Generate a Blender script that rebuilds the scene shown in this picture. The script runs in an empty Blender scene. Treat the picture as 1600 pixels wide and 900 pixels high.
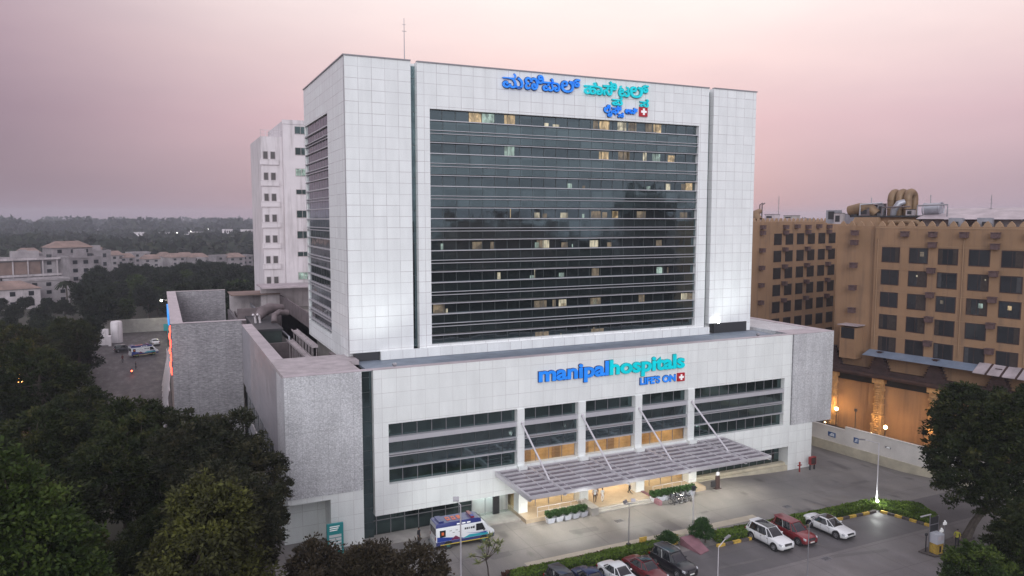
import bpy, bmesh, math, random
import numpy as np
from mathutils import Vector, Matrix
C = bpy.context.scene.collection
SC = bpy.context.scene
R = math.radians
rnd = random.Random(7)

# ------------------------------------------------------------------ camera
cd = bpy.data.cameras.new('camera'); cam = bpy.data.objects.new('camera', cd); C.objects.link(cam)
cam.location = (-17.10, -76.03, 30.76)
cam.rotation_euler = (math.pi/2 - 0.0909, 0, -0.4353)
cd.sensor_width = 36; cd.lens = 26.64; cd.clip_start = 0.5; cd.clip_end = 9000
SC.camera = cam
# ------------------------------------------------------------------ exposure
SC.view_settings.view_transform = 'Standard'
SC.view_settings.look = 'None'
SC.view_settings.exposure = 0.0
SC.view_settings.gamma = 1.0
SC.cycles.use_denoising = True
SC.cycles.max_bounces = 6
SC.cycles.volume_bounces = 1
SC.cycles.caustics_reflective = False
SC.cycles.caustics_refractive = False
SC.cycles.sample_clamp_indirect = 4.0

# ------------------------------------------------------------------ node helpers
class NT:
    def __init__(s, tree): s.t = tree; s.n = tree.nodes; s.l = tree.links
    def node(s, typ, **kw):
        n = s.n.new(typ)
        for k, v in kw.items(): setattr(n, k, v)
        return n
    def put(s, sock, v):
        if isinstance(v, bpy.types.NodeSocket): s.l.new(v, sock)
        elif v is not None:
            if sock.type == 'RGBA' and not isinstance(v, (int, float)) and len(v) == 3: v = (*v, 1)
            sock.default_value = v
    def math(s, op, a, b=None, c=None, clamp=False):
        n = s.node('ShaderNodeMath', operation=op, use_clamp=clamp)
        s.put(n.inputs[0], a)
        if b is not None: s.put(n.inputs[1], b)
        if c is not None: s.put(n.inputs[2], c)
        return n.outputs[0]
    def vmath(s, op, a, b=None):
        n = s.node('ShaderNodeVectorMath', operation=op)
        s.put(n.inputs[0], a)
        if b is not None: s.put(n.inputs[1], b)
        return n.outputs['Value'] if op in ('DOT_PRODUCT', 'LENGTH') else n.outputs[0]
    def mix(s, f, a, b, blend='MIX'):
        n = s.node('ShaderNodeMix', data_type='RGBA', blend_type=blend)
        s.put(n.inputs[0], f); s.put(n.inputs[6], a); s.put(n.inputs[7], b)
        return n.outputs[2]
    def ramp(s, f, stops, interp='LINEAR'):
        n = s.node('ShaderNodeValToRGB'); n.color_ramp.interpolation = interp
        e = n.color_ramp.elements
        while len(e) < len(stops): e.new(0.5)
        for i, (p, c) in enumerate(stops):
            e[i].position = p; e[i].color = (*c, 1) if len(c) == 3 else c
        s.put(n.inputs[0], f); return n.outputs[0]
    def maprange(s, f, a, b, c=0, d=1, smooth=False):
        n = s.node('ShaderNodeMapRange'); n.clamp = True
        if smooth: n.interpolation_type = 'SMOOTHSTEP'
        s.put(n.inputs[0], f)
        for i, v in enumerate((a, b, c, d)): n.inputs[i+1].default_value = v
        return n.outputs[0]
    def noise(s, vec, scale, detail=3, rough=.55):
        n = s.node('ShaderNodeTexNoise'); s.put(n.inputs['Vector'], vec)
        n.inputs['Scale'].default_value = scale; n.inputs['Detail'].default_value = detail; n.inputs['Roughness'].default_value = rough
        return n.outputs[0]
    def voronoi(s, vec, scale, out=0):
        n = s.node('ShaderNodeTexVoronoi'); s.put(n.inputs['Vector'], vec); n.inputs['Scale'].default_value = scale
        return n.outputs[out]
    def white(s, vec):
        n = s.node('ShaderNodeTexWhiteNoise'); s.put(n.inputs['Vector'], vec); return n.outputs[0]
    def comb(s, x, y, z):
        n = s.node('ShaderNodeCombineXYZ'); s.put(n.inputs[0], x); s.put(n.inputs[1], y); s.put(n.inputs[2], z); return n.outputs[0]
    def sep(s, v):
        n = s.node('ShaderNodeSeparateXYZ'); s.put(n.inputs[0], v); return n.outputs

# ------------------------------------------------------------------ sky
W = bpy.data.worlds.new('World'); SC.world = W; W.use_nodes = True
wt = NT(W.node_tree); bg = W.node_tree.nodes['Background']
SUN_EL, SUN_ROT = R(2.0), R(30)
sky = wt.node('ShaderNodeTexSky', sky_type='NISHITA'); sky.sun_disc = False
sky.sun_elevation = SUN_EL; sky.sun_rotation = SUN_ROT
d = wt.node('ShaderNodeTexCoord').outputs['Generated']
dn = wt.vmath('NORMALIZE', d)
dx, dy, dz = wt.sep(dn)
flat = wt.vmath('NORMALIZE', wt.comb(dx, dy, 0.0))
g1 = wt.vmath('DOT_PRODUCT', flat, (0.60, 0.80, 0))
glow = wt.maprange(g1, 0.62, 1.0, 0, 1, True)
el = wt.maprange(dz, -0.02, 0.62, 0, 1)
side = wt.ramp(el, [(0, (.225, .182, .24)), (.10, (.24, .182, .245)), (.22, (.28, .20, .268)), (.345, (.375, .265, .335)), (.48, (.53, .39, .45)), (1, (.66, .58, .68))])
hot = wt.ramp(el, [(0, (.37, .30, .385)), (.086, (.47, .36, .44)), (.22, (.74, .52, .58)), (.345, (.95, .74, .74)), (.48, (1.10, .96, .93)), (1, (.96, .88, .94))])
col = wt.mix(glow, side, hot)
back = wt.maprange(g1, 0.3, -0.4, 0, 1, True)
col = wt.mix(back, col, wt.ramp(el, [(0, (.52, .52, .60)), (.35, (.82, .82, .92)), (1, (.95, .95, 1.05))]))
clouds = wt.noise(wt.vmath('MULTIPLY', dn, (2.2, 2.2, 9.0)), 1.6, 4, .5)
col = wt.mix(1.0, col, wt.mix(clouds, (.84, .86, .89), (1.14, 1.12, 1.09)), 'MULTIPLY')
nis = wt.mix(1.0, sky.outputs[0], (.012, .012, .012), 'MULTIPLY')
wt.put(bg.inputs[0], wt.mix(1.0, col, nis, 'ADD'))
bg.inputs[1].default_value = 1.0
# soft last light from the open sky behind the camera
sd = bpy.data.lights.new('sun', 'SUN'); sd.energy = 1.55; sd.angle = R(40); sd.color = (.97, .97, 1.0)
so = bpy.data.objects.new('sun', sd); C.objects.link(so)
so.rotation_euler = Vector((.40, .86, -.30)).to_track_quat('-Z', 'Y').to_euler()

# ------------------------------------------------------------------ materials
MAT = {}
def newmat(name):
    m = bpy.data.materials.new(name); m.use_nodes = True; MAT[name] = m
    t = NT(m.node_tree); b = m.node_tree.nodes['Principled BSDF']
    return m, t, b
def mat(name, col, rough=.6, metal=0, var=.0, scale=1.5, bump=0, emit=None, estr=0, coat=0, spec=None):
    if name in MAT: return MAT[name]
    m, t, b = newmat(name)
    pos = t.node('ShaderNodeNewGeometry').outputs['Position']
    c = (*col, 1)
    if var:
        f = t.noise(pos, scale, 5, .6)
        lo = tuple(max(0, x*(1-var)) for x in col); hi = tuple(min(1, x*(1+var)) for x in col)
        t.put(b.inputs['Base Color'], t.ramp(f, [(.3, lo), (.7, hi)]))
        if bump:
            bn = t.node('ShaderNodeBump'); bn.inputs['Strength'].default_value = bump; bn.inputs['Distance'].default_value = .05
            t.put(bn.inputs['Height'], f); t.put(b.inputs['Normal'], bn.outputs[0])
    else: b.inputs['Base Color'].default_value = c
    b.inputs['Roughness'].default_value = rough; b.inputs['Metallic'].default_value = metal
    if coat: b.inputs['Coat Weight'].default_value = coat; b.inputs['Coat Roughness'].default_value = .06
    if spec is not None: b.inputs['Specular IOR Level'].default_value = spec
    if emit: b.inputs['Emission Color'].default_value = (*emit, 1); b.inputs['Emission Strength'].default_value = estr
    return m
def panelmat(name, col, pw, ph, line=.05, lcol=(.42, .38, .40), rough=.38, u0=0., z0=0., var=.05, metal=0.):
    m, t, b = newmat(name)
    g = t.node('ShaderNodeNewGeometry'); x, y, z = t.sep(g.outputs['Position']); nx, ny, nz = t.sep(g.outputs['True Normal'])
    ax = t.math('GREATER_THAN', t.math('ABSOLUTE', nx), .5)
    u = t.math('ADD', t.math('MULTIPLY', x, t.math('SUBTRACT', 1.0, ax)), t.math('MULTIPLY', y, ax))
    un = t.math('DIVIDE', t.math('SUBTRACT', u, u0), pw); zn = t.math('DIVIDE', t.math('SUBTRACT', z, z0), ph)
    lu = t.math('LESS_THAN', t.math('FRACT', un), line/pw); lz = t.math('LESS_THAN', t.math('FRACT', zn), line/ph)
    flat_ = t.math('LESS_THAN', t.math('ABSOLUTE', nz), .5)
    iu = t.white(t.comb(t.math('FLOOR', un), t.math('FLOOR', zn), ax))
    # joints are not equally open from one panel to the next
    ln = t.math('MULTIPLY', t.math('MULTIPLY', t.math('MAXIMUM', lu, lz), flat_), t.maprange(iu, 0, 1, .35, 1))
    tone = t.math('MULTIPLY_ADD', t.math('SUBTRACT', iu, .5), var*2, 1.0)
    dirt = t.noise(t.vmath('MULTIPLY', g.outputs['Position'], (1.2, 1.2, .22)), .9, 5, .6)
    tone = t.math('MULTIPLY', tone, t.maprange(dirt, .32, .72, 1.03, .91))
    c = t.mix(1.0, (*col, 1), t.comb(tone, tone, tone), 'MULTIPLY')
    t.put(b.inputs['Base Color'], t.mix(ln, c, lcol))
    t.put(b.inputs['Roughness'], t.maprange(iu, 0, 1, rough-.08, rough+.1)); b.inputs['Metallic'].default_value = metal
    bn = t.node('ShaderNodeBump'); bn.inputs['Strength'].default_value = .12; bn.inputs['Distance'].default_value = .05
    t.put(bn.inputs['Height'], t.math('MULTIPLY_ADD', ln, -1.0, t.math('MULTIPLY', t.noise(g.outputs['Position'], .8, 1), .7)))
    t.put(b.inputs['Normal'], bn.outputs[0])
    return m
panelmat('tower_panel', (.82, .835, .835), 1.37, 1.14, .045, (.44, .41, .42), z0=.2, var=.025)
panelmat('podium_panel', (.84, .86, .845), 1.43, 1.42, .04, (.58, .57, .56), z0=.1, var=.025)
panelmat('grey_panel', (.33, .32, .35), 1.5, 1.6, .04, (.24, .23, .25), var=.08)
def cladding(name, lo, hi, sx, sz, speck=.0):
    m, t, b = newmat(name)
    g = t.node('ShaderNodeNewGeometry'); p = g.outputs['Position']
    n1 = t.noise(t.vmath('MULTIPLY', p, (sx, sx, sz)), 1.0, 3, .75)
    n2 = t.noise(p, .35, 2)
    f = t.math('ADD', t.math('MULTIPLY', n1, .85), t.math('MULTIPLY', n2, .15))
    c = t.ramp(f, [(.34, lo), (.52, tuple((a+b_)/2 for a, b_ in zip(lo, hi))), (.66, hi)])
    v = t.voronoi(t.vmath('MULTIPLY', p, (1, 1, 1.3)), 2.6)
    c = t.mix(t.maprange(v, .10, .17, speck, 0), c, (.78, .76, .78))
    x_, y_, z_ = t.sep(p); big = t.maprange(t.noise(t.vmath('MULTIPLY', p, (.7, .7, .16)), .8, 4, .6), .3, .7, .84, 1.08)
    jv = t.math('LESS_THAN', t.math('FRACT', t.math('DIVIDE', t.math('ADD', x_, y_), 1.18)), .05); jh = t.math('LESS_THAN', t.math('FRACT', t.math('DIVIDE', z_, 2.84)), .018)
    big = t.math('MULTIPLY', big, t.math('MULTIPLY_ADD', t.math('MAXIMUM', jv, jh), -.16, 1.0))
    c = t.mix(1.0, c, t.comb(big, big, big), 'MULTIPLY')
    t.put(b.inputs['Base Color'], c); b.inputs['Roughness'].default_value = .5; b.inputs['Metallic'].default_value = .15
    bn = t.node('ShaderNodeBump'); bn.inputs['Strength'].default_value = .6; bn.inputs['Distance'].default_value = .15
    t.put(bn.inputs['Height'], n1); t.put(b.inputs['Normal'], bn.outputs[0])
    return m
cladding('rippled_cladding', (.42, .42, .44), (.86, .86, .88), 7.0, 10.0, .9)
cladding('woven_cladding', (.19, .18, .195), (.42, .40, .42), 2.2, 6.5, .0)
def glassmat(name, tint, rough=.03, wob=.035, base=(.01, .02, .02)):
    """coated architectural glass: dark body, tinted mirror coat, each pane set at a slightly different tilt"""
    m, t, b = newmat(name)
    g = t.node('ShaderNodeNewGeometry'); p = g.outputs['Position']
    b.inputs['Metallic'].default_value = .90; b.inputs['Roughness'].default_value = rough
    x, y, z = t.sep(p)
    cell = t.comb(t.math('FLOOR', t.math('DIVIDE', t.math('ADD', x, .02), 1.51)), t.math('FLOOR', t.math('DIVIDE', y, 1.6)), t.math('FLOOR', t.math('DIVIDE', z, 1.13)))
    w = t.white(cell)
    k = t.maprange(w, 0, 1, .86, 1.12)
    t.put(b.inputs['Base Color'], t.mix(1.0, (*tint, 1), t.comb(k, k, k), 'MULTIPLY'))
    wn = t.node('ShaderNodeTexWhiteNoise'); t.put(wn.inputs[0], cell)
    off = t.vmath('SCALE', t.vmath('SUBTRACT', wn.outputs[1], (.5, .5, .5))); off.node.inputs['Scale'].default_value = wob*.35
    wob_n = t.node('ShaderNodeTexNoise'); t.put(wob_n.inputs[0], p); wob_n.inputs['Scale'].default_value = .7
    off2 = t.vmath('SCALE', t.vmath('SUBTRACT', wob_n.outputs[1], (.5, .5, .5))); off2.node.inputs['Scale'].default_value = wob
    nn = t.vmath('NORMALIZE', t.vmath('ADD', t.vmath('ADD', g.outputs['Normal'], off), off2))
    t.put(b.inputs['Normal'], nn)
    return m
glassmat('vision_glass', (.12, .153, .162), .05)
glassmat('spandrel_glass', (.145, .19, .197), .07)
glassmat('strip_glass', (.12, .17, .18), .06)
glassmat('dark_glass', (.10, .145, .145), .08)
glassmat('side_glass', (.27, .31, .335), .05)
def litmat(name, col, strength, s=1.2):
    m, t, b = newmat(name)
    g = t.node('ShaderNodeNewGeometry'); p = g.outputs['Position']
    v = t.noise(t.vmath('MULTIPLY', p, (2.6, 2.6, .8)), s, 3, .7)
    vx = t.voronoi(t.vmath('MULTIPLY', p, (1.3, 1.3, 1.6)), 1.1, 1)
    b.inputs['Base Color'].default_value = (.05, .05, .05, 1); b.inputs['Roughness'].default_value = .1
    e = t.mix(t.maprange(v, .35, .62, 0, 1), tuple(c*.35 for c in col), col)
    vx = t.math('MULTIPLY_ADD', t.sep(vx)[0], .6, .4)
    e = t.mix(1.0, e, t.comb(vx, vx, vx), 'MULTIPLY')
    t.put(b.inputs['Emission Color'], e); b.inputs['Emission Strength'].default_value = strength
    return m
litmat('lit_warm', (1.0, .72, .38), .85); litmat('lit_pale', (.95, .86, .62), .8); litmat('lit_dim', (.55, .42, .26), .45); litmat('lit_cool', (.62, .85, .74), .75)
mat('fin_white', (.54, .53, .56), .35, .2)
mat('mullion_dark', (.085, .095, .098), .4, .4)
mat('coping', (.30, .28, .30), .45, .3)
mat('roof_pink', (.42, .37, .38), .85, 0, .22, .8, .2)
mat('roof_blue', (.20, .235, .29), .55, .1, .2, .7)
mat('roof_dirt', (.15, .13, .14), .9, 0, .5, .6, .3)
mat('parapet_cap', (.47, .41, .43), .7, 0, .14, .7)
mat('steel_white', (.66, .63, .66), .32, .35, .06, 1)
mat('steel_grey', (.30, .29, .31), .4, .5)
mat('steel_dark', (.05, .05, .055), .5, .3)
mat('canopy_glass', (.19, .165, .19), .25, .15, .15, 1.2)
mat('concrete', (.34, .32, .30), .85, 0, .2, .8, .2)
mat('wall_cream', (.74, .70, .65), .8, 0, .12, .35, .1)
mat('wall_plinth', (.52, .47, .36), .85, 0, .2, .6, .1)
mat('render_white', (.66, .61, .63), .8, 0, .07, .35, .05)
mat('house_wall', (.23, .205, .215), .85, 0, .3, .3, .05)
mat('house_pale', (.31, .28, .29), .85, 0, .25, .3, .05)
mat('render_dirty', (.46, .41, .425), .85, 0, .25, .4, .05)
mat('window_dark', (.02, .022, .026), .12, 0, 0, 1, 0, None, 0)
mat('curtain_dim', (.038, .028, .024), .8, 0, .4, 3); mat('curtain_grey', (.045, .045, .05), .7, 0, .3, 3); mat('window_grey', (.10, .092, .092), .25)
mat('window_frame', (.40, .36, .36), .5)
mat('lobby_wood', (.62, .42, .22), .5, 0, .25, .9)
mat('lobby_floor', (.45, .36, .26), .25, 0, .15, .6)
mat('black_rubber', (.018, .018, .02), .8)
mat('alloy', (.52, .52, .54), .3, .8)
mat('bark', (.075, .06, .05), .9, 0, .4, 3, .4)
mat('planter_white', (.60, .61, .66), .5, 0, .05, 2)
mat('kerb_yellow', (.55, .36, .07), .7, 0, .35, 3)
mat('kerb_dark', (.09, .075, .07), .85, 0, .3, 3)
mat('terracotta', (.21, .145, .125), .85, 0, .3, .25, .1)
mat('hotel_tan', (.285, .172, .098), .85, 0, .13, .22, .05)
mat('hotel_tan_pale', (.32, .205, .125), .85, 0, .12, .4, .05)
mat('hotel_brown', (.05, .027, .025), .8, 0, .3, 1.2, .2)
mat('hotel_stone', (.45, .28, .13), .8, 0, .35, 1.4, .5)
mat('rust_box', (.10, .06, .06), .75, 0, .3, 3)
mat('roof_sheet', (.42, .36, .38), .6, .15, .25, .5)
mat('sheet_blue', (.22, .27, .36), .5, .3, .15, .6)
mat('duct_yellow', (.22, .14, .078), .55, .1, .25, .8)
mat('duct_grey', (.36, .36, .40), .4, .4, .2, .8)
mat('pipe_brown', (.15, .12, .125), .7, .1, .3, .8)
mat('shed_green', (.03, .045, .042), .7, 0, .2, .8)
mat('lamp_on', (.9, .9, .9), .4, 0, 0, 1, 0, (1, .97, .88), 12)
mat('flood_lens', (.8, .8, .8), .3, 0, 0, 1, 0, (1, .97, .9), 4)
mat('lamp_warm_on', (.9, .8, .6), .4, 0, 0, 1, 0, (1, .72, .36), 30)
mat('lamp_orange_on', (.9, .6, .3), .4, 0, 0, 1, 0, (1, .45, .12), 26)
mat('neon_red', (.8, .1, .08), .4, 0, 0, 1, 0, (1, .10, .05), 3.2)
mat('neon_blue', (.05, .3, .8), .4, 0, 0, 1, 0, (.03, .25, .75), 1.0)
mat('tail_red_on', (.8, .1, .05), .4, 0, 0, 1, 0, (1, .08, .03), 14)
mat('sign_blue', (.02, .20, .66), .35, 0, .3, 1.2, 0, (.010, .17, .66), .6)
mat('sign_blue_pale', (.06, .24, .72), .35, 0, .25, 1.2, 0, (.03, .20, .72), .5)
mat('sign_teal', (.0, .46, .52), .35, 0, .25, 1.2, 0, (0, .42, .48), .6)
mat('sign_edge', (.01, .03, .14), .5)
mat('sign_red', (.34, .01, .02), .4, 0, 0, 1, 0, (.30, .004, .012), .35)
mat('sign_white', (.85, .85, .85), .4, 0, 0, 1, 0, (.8, .8, .8), .25)
mat('teal_board', (.03, .30, .31), .5)
mat('poster_white', (.72, .74, .74), .5)
mat('blue_board', (.05, .12, .30), .5)
mat('red_paint', (.30, .03, .03), .5, 0, .2, 2)
mat('base_pink', (.24, .12, .14), .8, 0, .2, 1.2)
mat('skin', (.28, .16, .11), .6); mat('cloth_dark', (.02, .02, .026), .85); mat('cloth_white', (.62, .62, .64), .8); mat('cloth_maroon', (.10, .02, .025), .85); mat('cloth_yellow', (.45, .42, .06), .8); mat('hair_black', (.012, .01, .01), .6)

for nm_ in ('hotel_tan', 'render_white', 'render_dirty'):
    mm_ = MAT[nm_]; t_ = NT(mm_.node_tree); b_ = mm_.node_tree.nodes['Principled BSDF']; l_ = b_.inputs['Base Color'].links[0].from_socket
    ps_ = t_.node('ShaderNodeNewGeometry').outputs['Position']
    st_ = t_.noise(t_.vmath('MULTIPLY', ps_, (1.1, 1.1, .09)), 1.0, 5, .65)
    t_.put(b_.inputs['Base Color'], t_.mix(t_.maprange(st_, .50, .72, 0, .42), l_, (.09, .065, .055)))
def paint(name, col, flake=.0):
    m, t, b = newmat(name)
    b.inputs['Base Color'].default_value = (*col, 1); b.inputs['Roughness'].default_value = .32
    b.inputs['Coat Weight'].default_value = .9; b.inputs['Coat Roughness'].default_value = .05; b.inputs['Metallic'].default_value = flake
    g = t.node('ShaderNodeNewGeometry'); x, y, z = t.sep(g.outputs['Position'])
    dust = t.math('MULTIPLY', t.maprange(z, .75, .15, 0, .6), t.noise(g.outputs['Position'], 2.5, 3))
    t.put(b.inputs['Base Color'], t.mix(dust, (*col, 1), (.16, .14, .12, 1)))
    return m
for n_, c_, f_ in (('paint_white', (.74, .74, .75), 0), ('paint_red', (.20, .012, .018), .1), ('paint_darkred', (.14, .01, .016), .1), ('paint_black', (.012, .012, .016), .1), ('paint_blue', (.015, .025, .09), .2), ('paint_grey', (.05, .052, .058), .3), ('paint_van', (.74, .75, .78), 0), ('paint_navy', (.02, .03, .16), 0)): paint(n_, c_, f_)
mat('car_glass', (.012, .014, .017), .06, 0, 0, 1, 0, None, 0, .5)
mat('roof_glass', (.02, .018, .02), .08, 0, 0, 1, 0, None, 0, .8)
mat('headlight', (.55, .57, .60), .12, .3, 0, 1, 0, None, 0, 1)
mat('taillight', (.25, .01, .012), .2, 0, 0, 1, 0, None, 0, 1)
mat('plate_white', (.7, .7, .66), .5); mat('plate_yellow', (.6, .45, .08), .5)
mat('chrome', (.6, .6, .62), .15, .9)
mat('wrap_blue', (.02, .05, .28), .35); mat('wrap_teal', (.03, .34, .42), .35); mat('wrap_maroon', (.16, .02, .07), .35); mat('wrap_orange', (.65, .14, .05), .4); mat('hub_teal', (.05, .36, .33), .45)

def leafmat(name, cols, dark=1.0, trans=.25):
    """leaf colour varies leaf by leaf and sprig by sprig (young sprigs paler; upward ones too, partly as painted top light)"""
    m, t, b = newmat(name)
    at = t.node('ShaderNodeAttribute'); at.attribute_name = 'tone'
    ri = t.node('ShaderNodeNewGeometry').outputs['Random Per Island']
    f = t.math('ADD', t.math('MULTIPLY', at.outputs['Fac'], .75), t.math('MULTIPLY', ri, .25))
    cols = [tuple(x*dark for x in c) for c in cols]
    c = t.ramp(f, [(i/(len(cols)-1), c) for i, c in enumerate(cols)])
    t.put(b.inputs['Base Color'], c); b.inputs['Roughness'].default_value = .55
    b.inputs['Specular IOR Level'].default_value = .12
    tr = t.node('ShaderNodeBsdfTranslucent'); t.put(tr.inputs[0], c)
    ms = t.node('ShaderNodeMixShader'); ms.inputs[0].default_value = trans
    t.l.new(b.outputs[0], ms.inputs[1]); t.l.new(tr.outputs[0], ms.inputs[2])
    t.l.new(ms.outputs[0], m.node_tree.nodes['Material Output'].inputs[0])
    return m
leafmat('leaf_dark', [(.009, .015, .006), (.021, .032, .011), (.042, .052, .016), (.078, .074, .024)])
leafmat('leaf_grey', [(.012, .018, .010), (.028, .033, .019), (.050, .050, .027), (.084, .072, .038)])
leafmat('leaf_green', [(.014, .022, .010), (.030, .052, .014), (.055, .085, .018), (.085, .115, .024)])
leafmat('leaf_olive', [(.022, .022, .013), (.042, .044, .018), (.075, .078, .024), (.120, .125, .030)])
leafmat('leaf_brown', [(.020, .017, .011), (.042, .034, .021), (.062, .048, .030), (.078, .072, .034)])
leafmat('leaf_far', [(.012, .018, .015), (.020, .029, .020), (.030, .040, .023), (.042, .050, .025)])
leafmat('leaf_hedge', [(.055, .095, .02), (.095, .15, .028), (.14, .21, .04), (.20, .27, .06)])  # hedge greens raised in tone: the lamp light on them is put into the colour
mat('hedge_core', (.03, .05, .015), .9)
leafmat('leaf_rust', [(.05, .022, .018), (.085, .035, .028), (.11, .05, .035), (.12, .07, .04)])
leafmat('leaf_pot', [(.020, .045, .018), (.04, .085, .03), (.065, .125, .04), (.09, .15, .05)])
leafmat('leaf_pale', [(.10, .13, .05), (.18, .22, .08), (.30, .30, .16), (.42, .38, .26)])

# ------------------------------------------------------------------ mesh builder
class MB:
    def __init__(s, T=None): s.v = []; s.f = []; s.m = []; s.T = T
    def add(s, vs, fs, mi=0):
        o = len(s.v)
        if s.T is not None: vs = [tuple(s.T @ Vector(p)) for p in vs]
        s.v += [tuple(p) for p in vs]; s.f += [tuple(i+o for i in f) for f in fs]; s.m += [mi]*len(fs)
        return s
    def box(s, x0, x1, y0, y1, z0, z1, mi=0):
        if x0 > x1: x0, x1 = x1, x0
        if y0 > y1: y0, y1 = y1, y0
        v = [(x0, y0, z0), (x1, y0, z0), (x1, y1, z0), (x0, y1, z0), (x0, y0, z1), (x1, y0, z1), (x1, y1, z1), (x0, y1, z1)]
        return s.add(v, [(0, 3, 2, 1), (4, 5, 6, 7), (0, 1, 5, 4), (1, 2, 6, 5), (2, 3, 7, 6), (3, 0, 4, 7)], mi)
    def obox(s, c, dx, dy, dz, ax, ay, az, mi=0):
        c = Vector(c); ax, ay, az = Vector(ax), Vector(ay), Vector(az)
        v = [c + ax*(i*dx/2) + ay*(j*dy/2) + az*(k*dz/2) for k in (-1, 1) for i, j in ((-1, -1), (1, -1), (1, 1), (-1, 1))]
        return s.add(v, [(0, 3, 2, 1), (4, 5, 6, 7), (0, 1, 5, 4), (1, 2, 6, 5), (2, 3, 7, 6), (3, 0, 4, 7)], mi)
    def bar(s, p, q, w, h=None, mi=0):
        p, q = Vector(p), Vector(q); a = (q-p); L = a.length; a.normalize()
        up = Vector((0, 0, 1)) if abs(a.z) < .95 else Vector((0, 1, 0))
        b = a.cross(up).normalized(); c = b.cross(a)
        return s.obox((p+q)/2, L, w, h or w, a, b, c, mi)
    def tube(s, pts, rad, n=8, mi=0, cap=True):
        pts = [Vector(p) for p in pts]; rr = rad if isinstance(rad, (list, tuple)) else [rad]*len(pts)
        vs = []; fs = []; prev = None
        for i, p in enumerate(pts):
            a = (pts[min(i+1, len(pts)-1)] - pts[max(i-1, 0)]).normalized()
            if prev is None:
                up = Vector((0, 0, 1)) if abs(a.z) < .9 else Vector((1, 0, 0)); b = a.cross(up).normalized()
            else: b = (prev - a*prev.dot(a)).normalized()
            prev = b; c = a.cross(b)
            for k in range(n):
                t = 2*math.pi*k/n; vs.append(p + (b*math.cos(t) + c*math.sin(t))*rr[i])
        for i in range(len(pts)-1):
            for k in range(n): fs.append((i*n+k, i*n+(k+1) % n, (i+1)*n+(k+1) % n, (i+1)*n+k))
        if cap: fs.append(tuple(range(n-1, -1, -1))); fs.append(tuple(range((len(pts)-1)*n, len(pts)*n)))
        return s.add(vs, fs, mi)
    def ring(s, c, axis, Rr, r, n=20, m=8, mi=0, sq=1.0):
        c, a = Vector(c), Vector(axis).normalized(); up = Vector((0, 0, 1)) if abs(a.z) < .9 else Vector((1, 0, 0))
        b = a.cross(up).normalized(); e = a.cross(b); vs = []; fs = []
        for i in range(n):
            t = 2*math.pi*i/n; d_ = b*math.cos(t)+e*math.sin(t)
            for j in range(m):
                q = 2*math.pi*j/m; vs.append(c + d_*(Rr + r*math.cos(q)) + a*(r*sq*math.sin(q)))
        for i in range(n):
            for j in range(m): fs.append((i*m+j, i*m+(j+1) % m, ((i+1) % n)*m+(j+1) % m, ((i+1) % n)*m+j))
        return s.add(vs, fs, mi)
    def ball(s, c, rx, ry=None, rz=None, n=12, m=8, mi=0):
        ry = ry or rx; rz = rz or rx; c = Vector(c); vs = [c+Vector((0, 0, -rz))]; fs = []
        for j in range(1, m):
            t = -math.pi/2 + math.pi*j/m
            for i in range(n):
                q = 2*math.pi*i/n; vs.append(c+Vector((rx*math.cos(t)*math.cos(q), ry*math.cos(t)*math.sin(q), rz*math.sin(t))))
        vs.append(c+Vector((0, 0, rz)))
        for i in range(n): fs.append((0, 1+(i+1) % n, 1+i))
        for j in range(m-2):
            for i in range(n): fs.append((1+j*n+i, 1+j*n+(i+1) % n, 1+(j+1)*n+(i+1) % n, 1+(j+1)*n+i))
        for i in range(n): fs.append((len(vs)-1, 1+(m-2)*n+i, 1+(m-2)*n+(i+1) % n))
        return s.add(vs, fs, mi)
    def quad(s, a, b, c, d_, mi=0): return s.add([a, b, c, d_], [(0, 1, 2, 3)], mi)
    def prism(s, poly, z0, z1, mi=0):
        n = len(poly); v = [(x, y, z0) for x, y in poly] + [(x, y, z1) for x, y in poly]
        return s.add(v, [tuple(range(n-1, -1, -1)), tuple(range(n, 2*n))] + [(i, (i+1) % n, n+(i+1) % n, n+i) for i in range(n)], mi)
    def loft(s, secs, mi=0, cap=True):
        n = len(secs[0]); vs = [p for c in secs for p in c]; fs = []
        for i in range(len(secs)-1):
            for k in range(n): fs.append((i*n+k, i*n+(k+1) % n, (i+1)*n+(k+1) % n, (i+1)*n+k))
        if cap: fs.append(tuple(range(n-1, -1, -1))); fs.append(tuple(range((len(secs)-1)*n, len(secs)*n)))
        return s.add(vs, fs, mi)
    def build(s, name, mats, parent=None, smooth=False, fix=False):
        me = bpy.data.meshes.new(name); me.from_pydata(s.v, [], s.f)
        for mm in (mats if isinstance(mats, (list, tuple)) else [mats]): me.materials.append(MAT[mm] if isinstance(mm, str) else mm)
        me.polygons.foreach_set('material_index', s.m)
        if fix:
            b = bmesh.new(); b.from_mesh(me); bmesh.ops.recalc_face_normals(b, faces=b.faces); b.to_mesh(me); b.free()
        if smooth:
            me.polygons.foreach_set('use_smooth', [True]*len(me.polygons))
            try: me.set_sharp_from_angle(angle=R(38))
            except Exception: pass
        me.update()
        o = bpy.data.objects.new(name, me); C.objects.link(o)
        if parent: o.parent = parent
        return o
def tag(o, label=None, cat=None, group=None, kind=None):
    if label: o['label'] = label
    if cat: o['category'] = cat
    if group: o['group'] = group
    if kind: o['kind'] = kind
    return o
def thing(name, label, cat, loc=(0, 0, 0), rz=0, group=None):
    o = bpy.data.objects.new(name, None); C.objects.link(o); o.location = loc; o.rotation_euler = (0, 0, rz); o.empty_display_size = .3
    return tag(o, label, cat, group)
def kids(o): return [c for c in ALLKIDS(o)]
def ALLKIDS(o): return o.children
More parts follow.
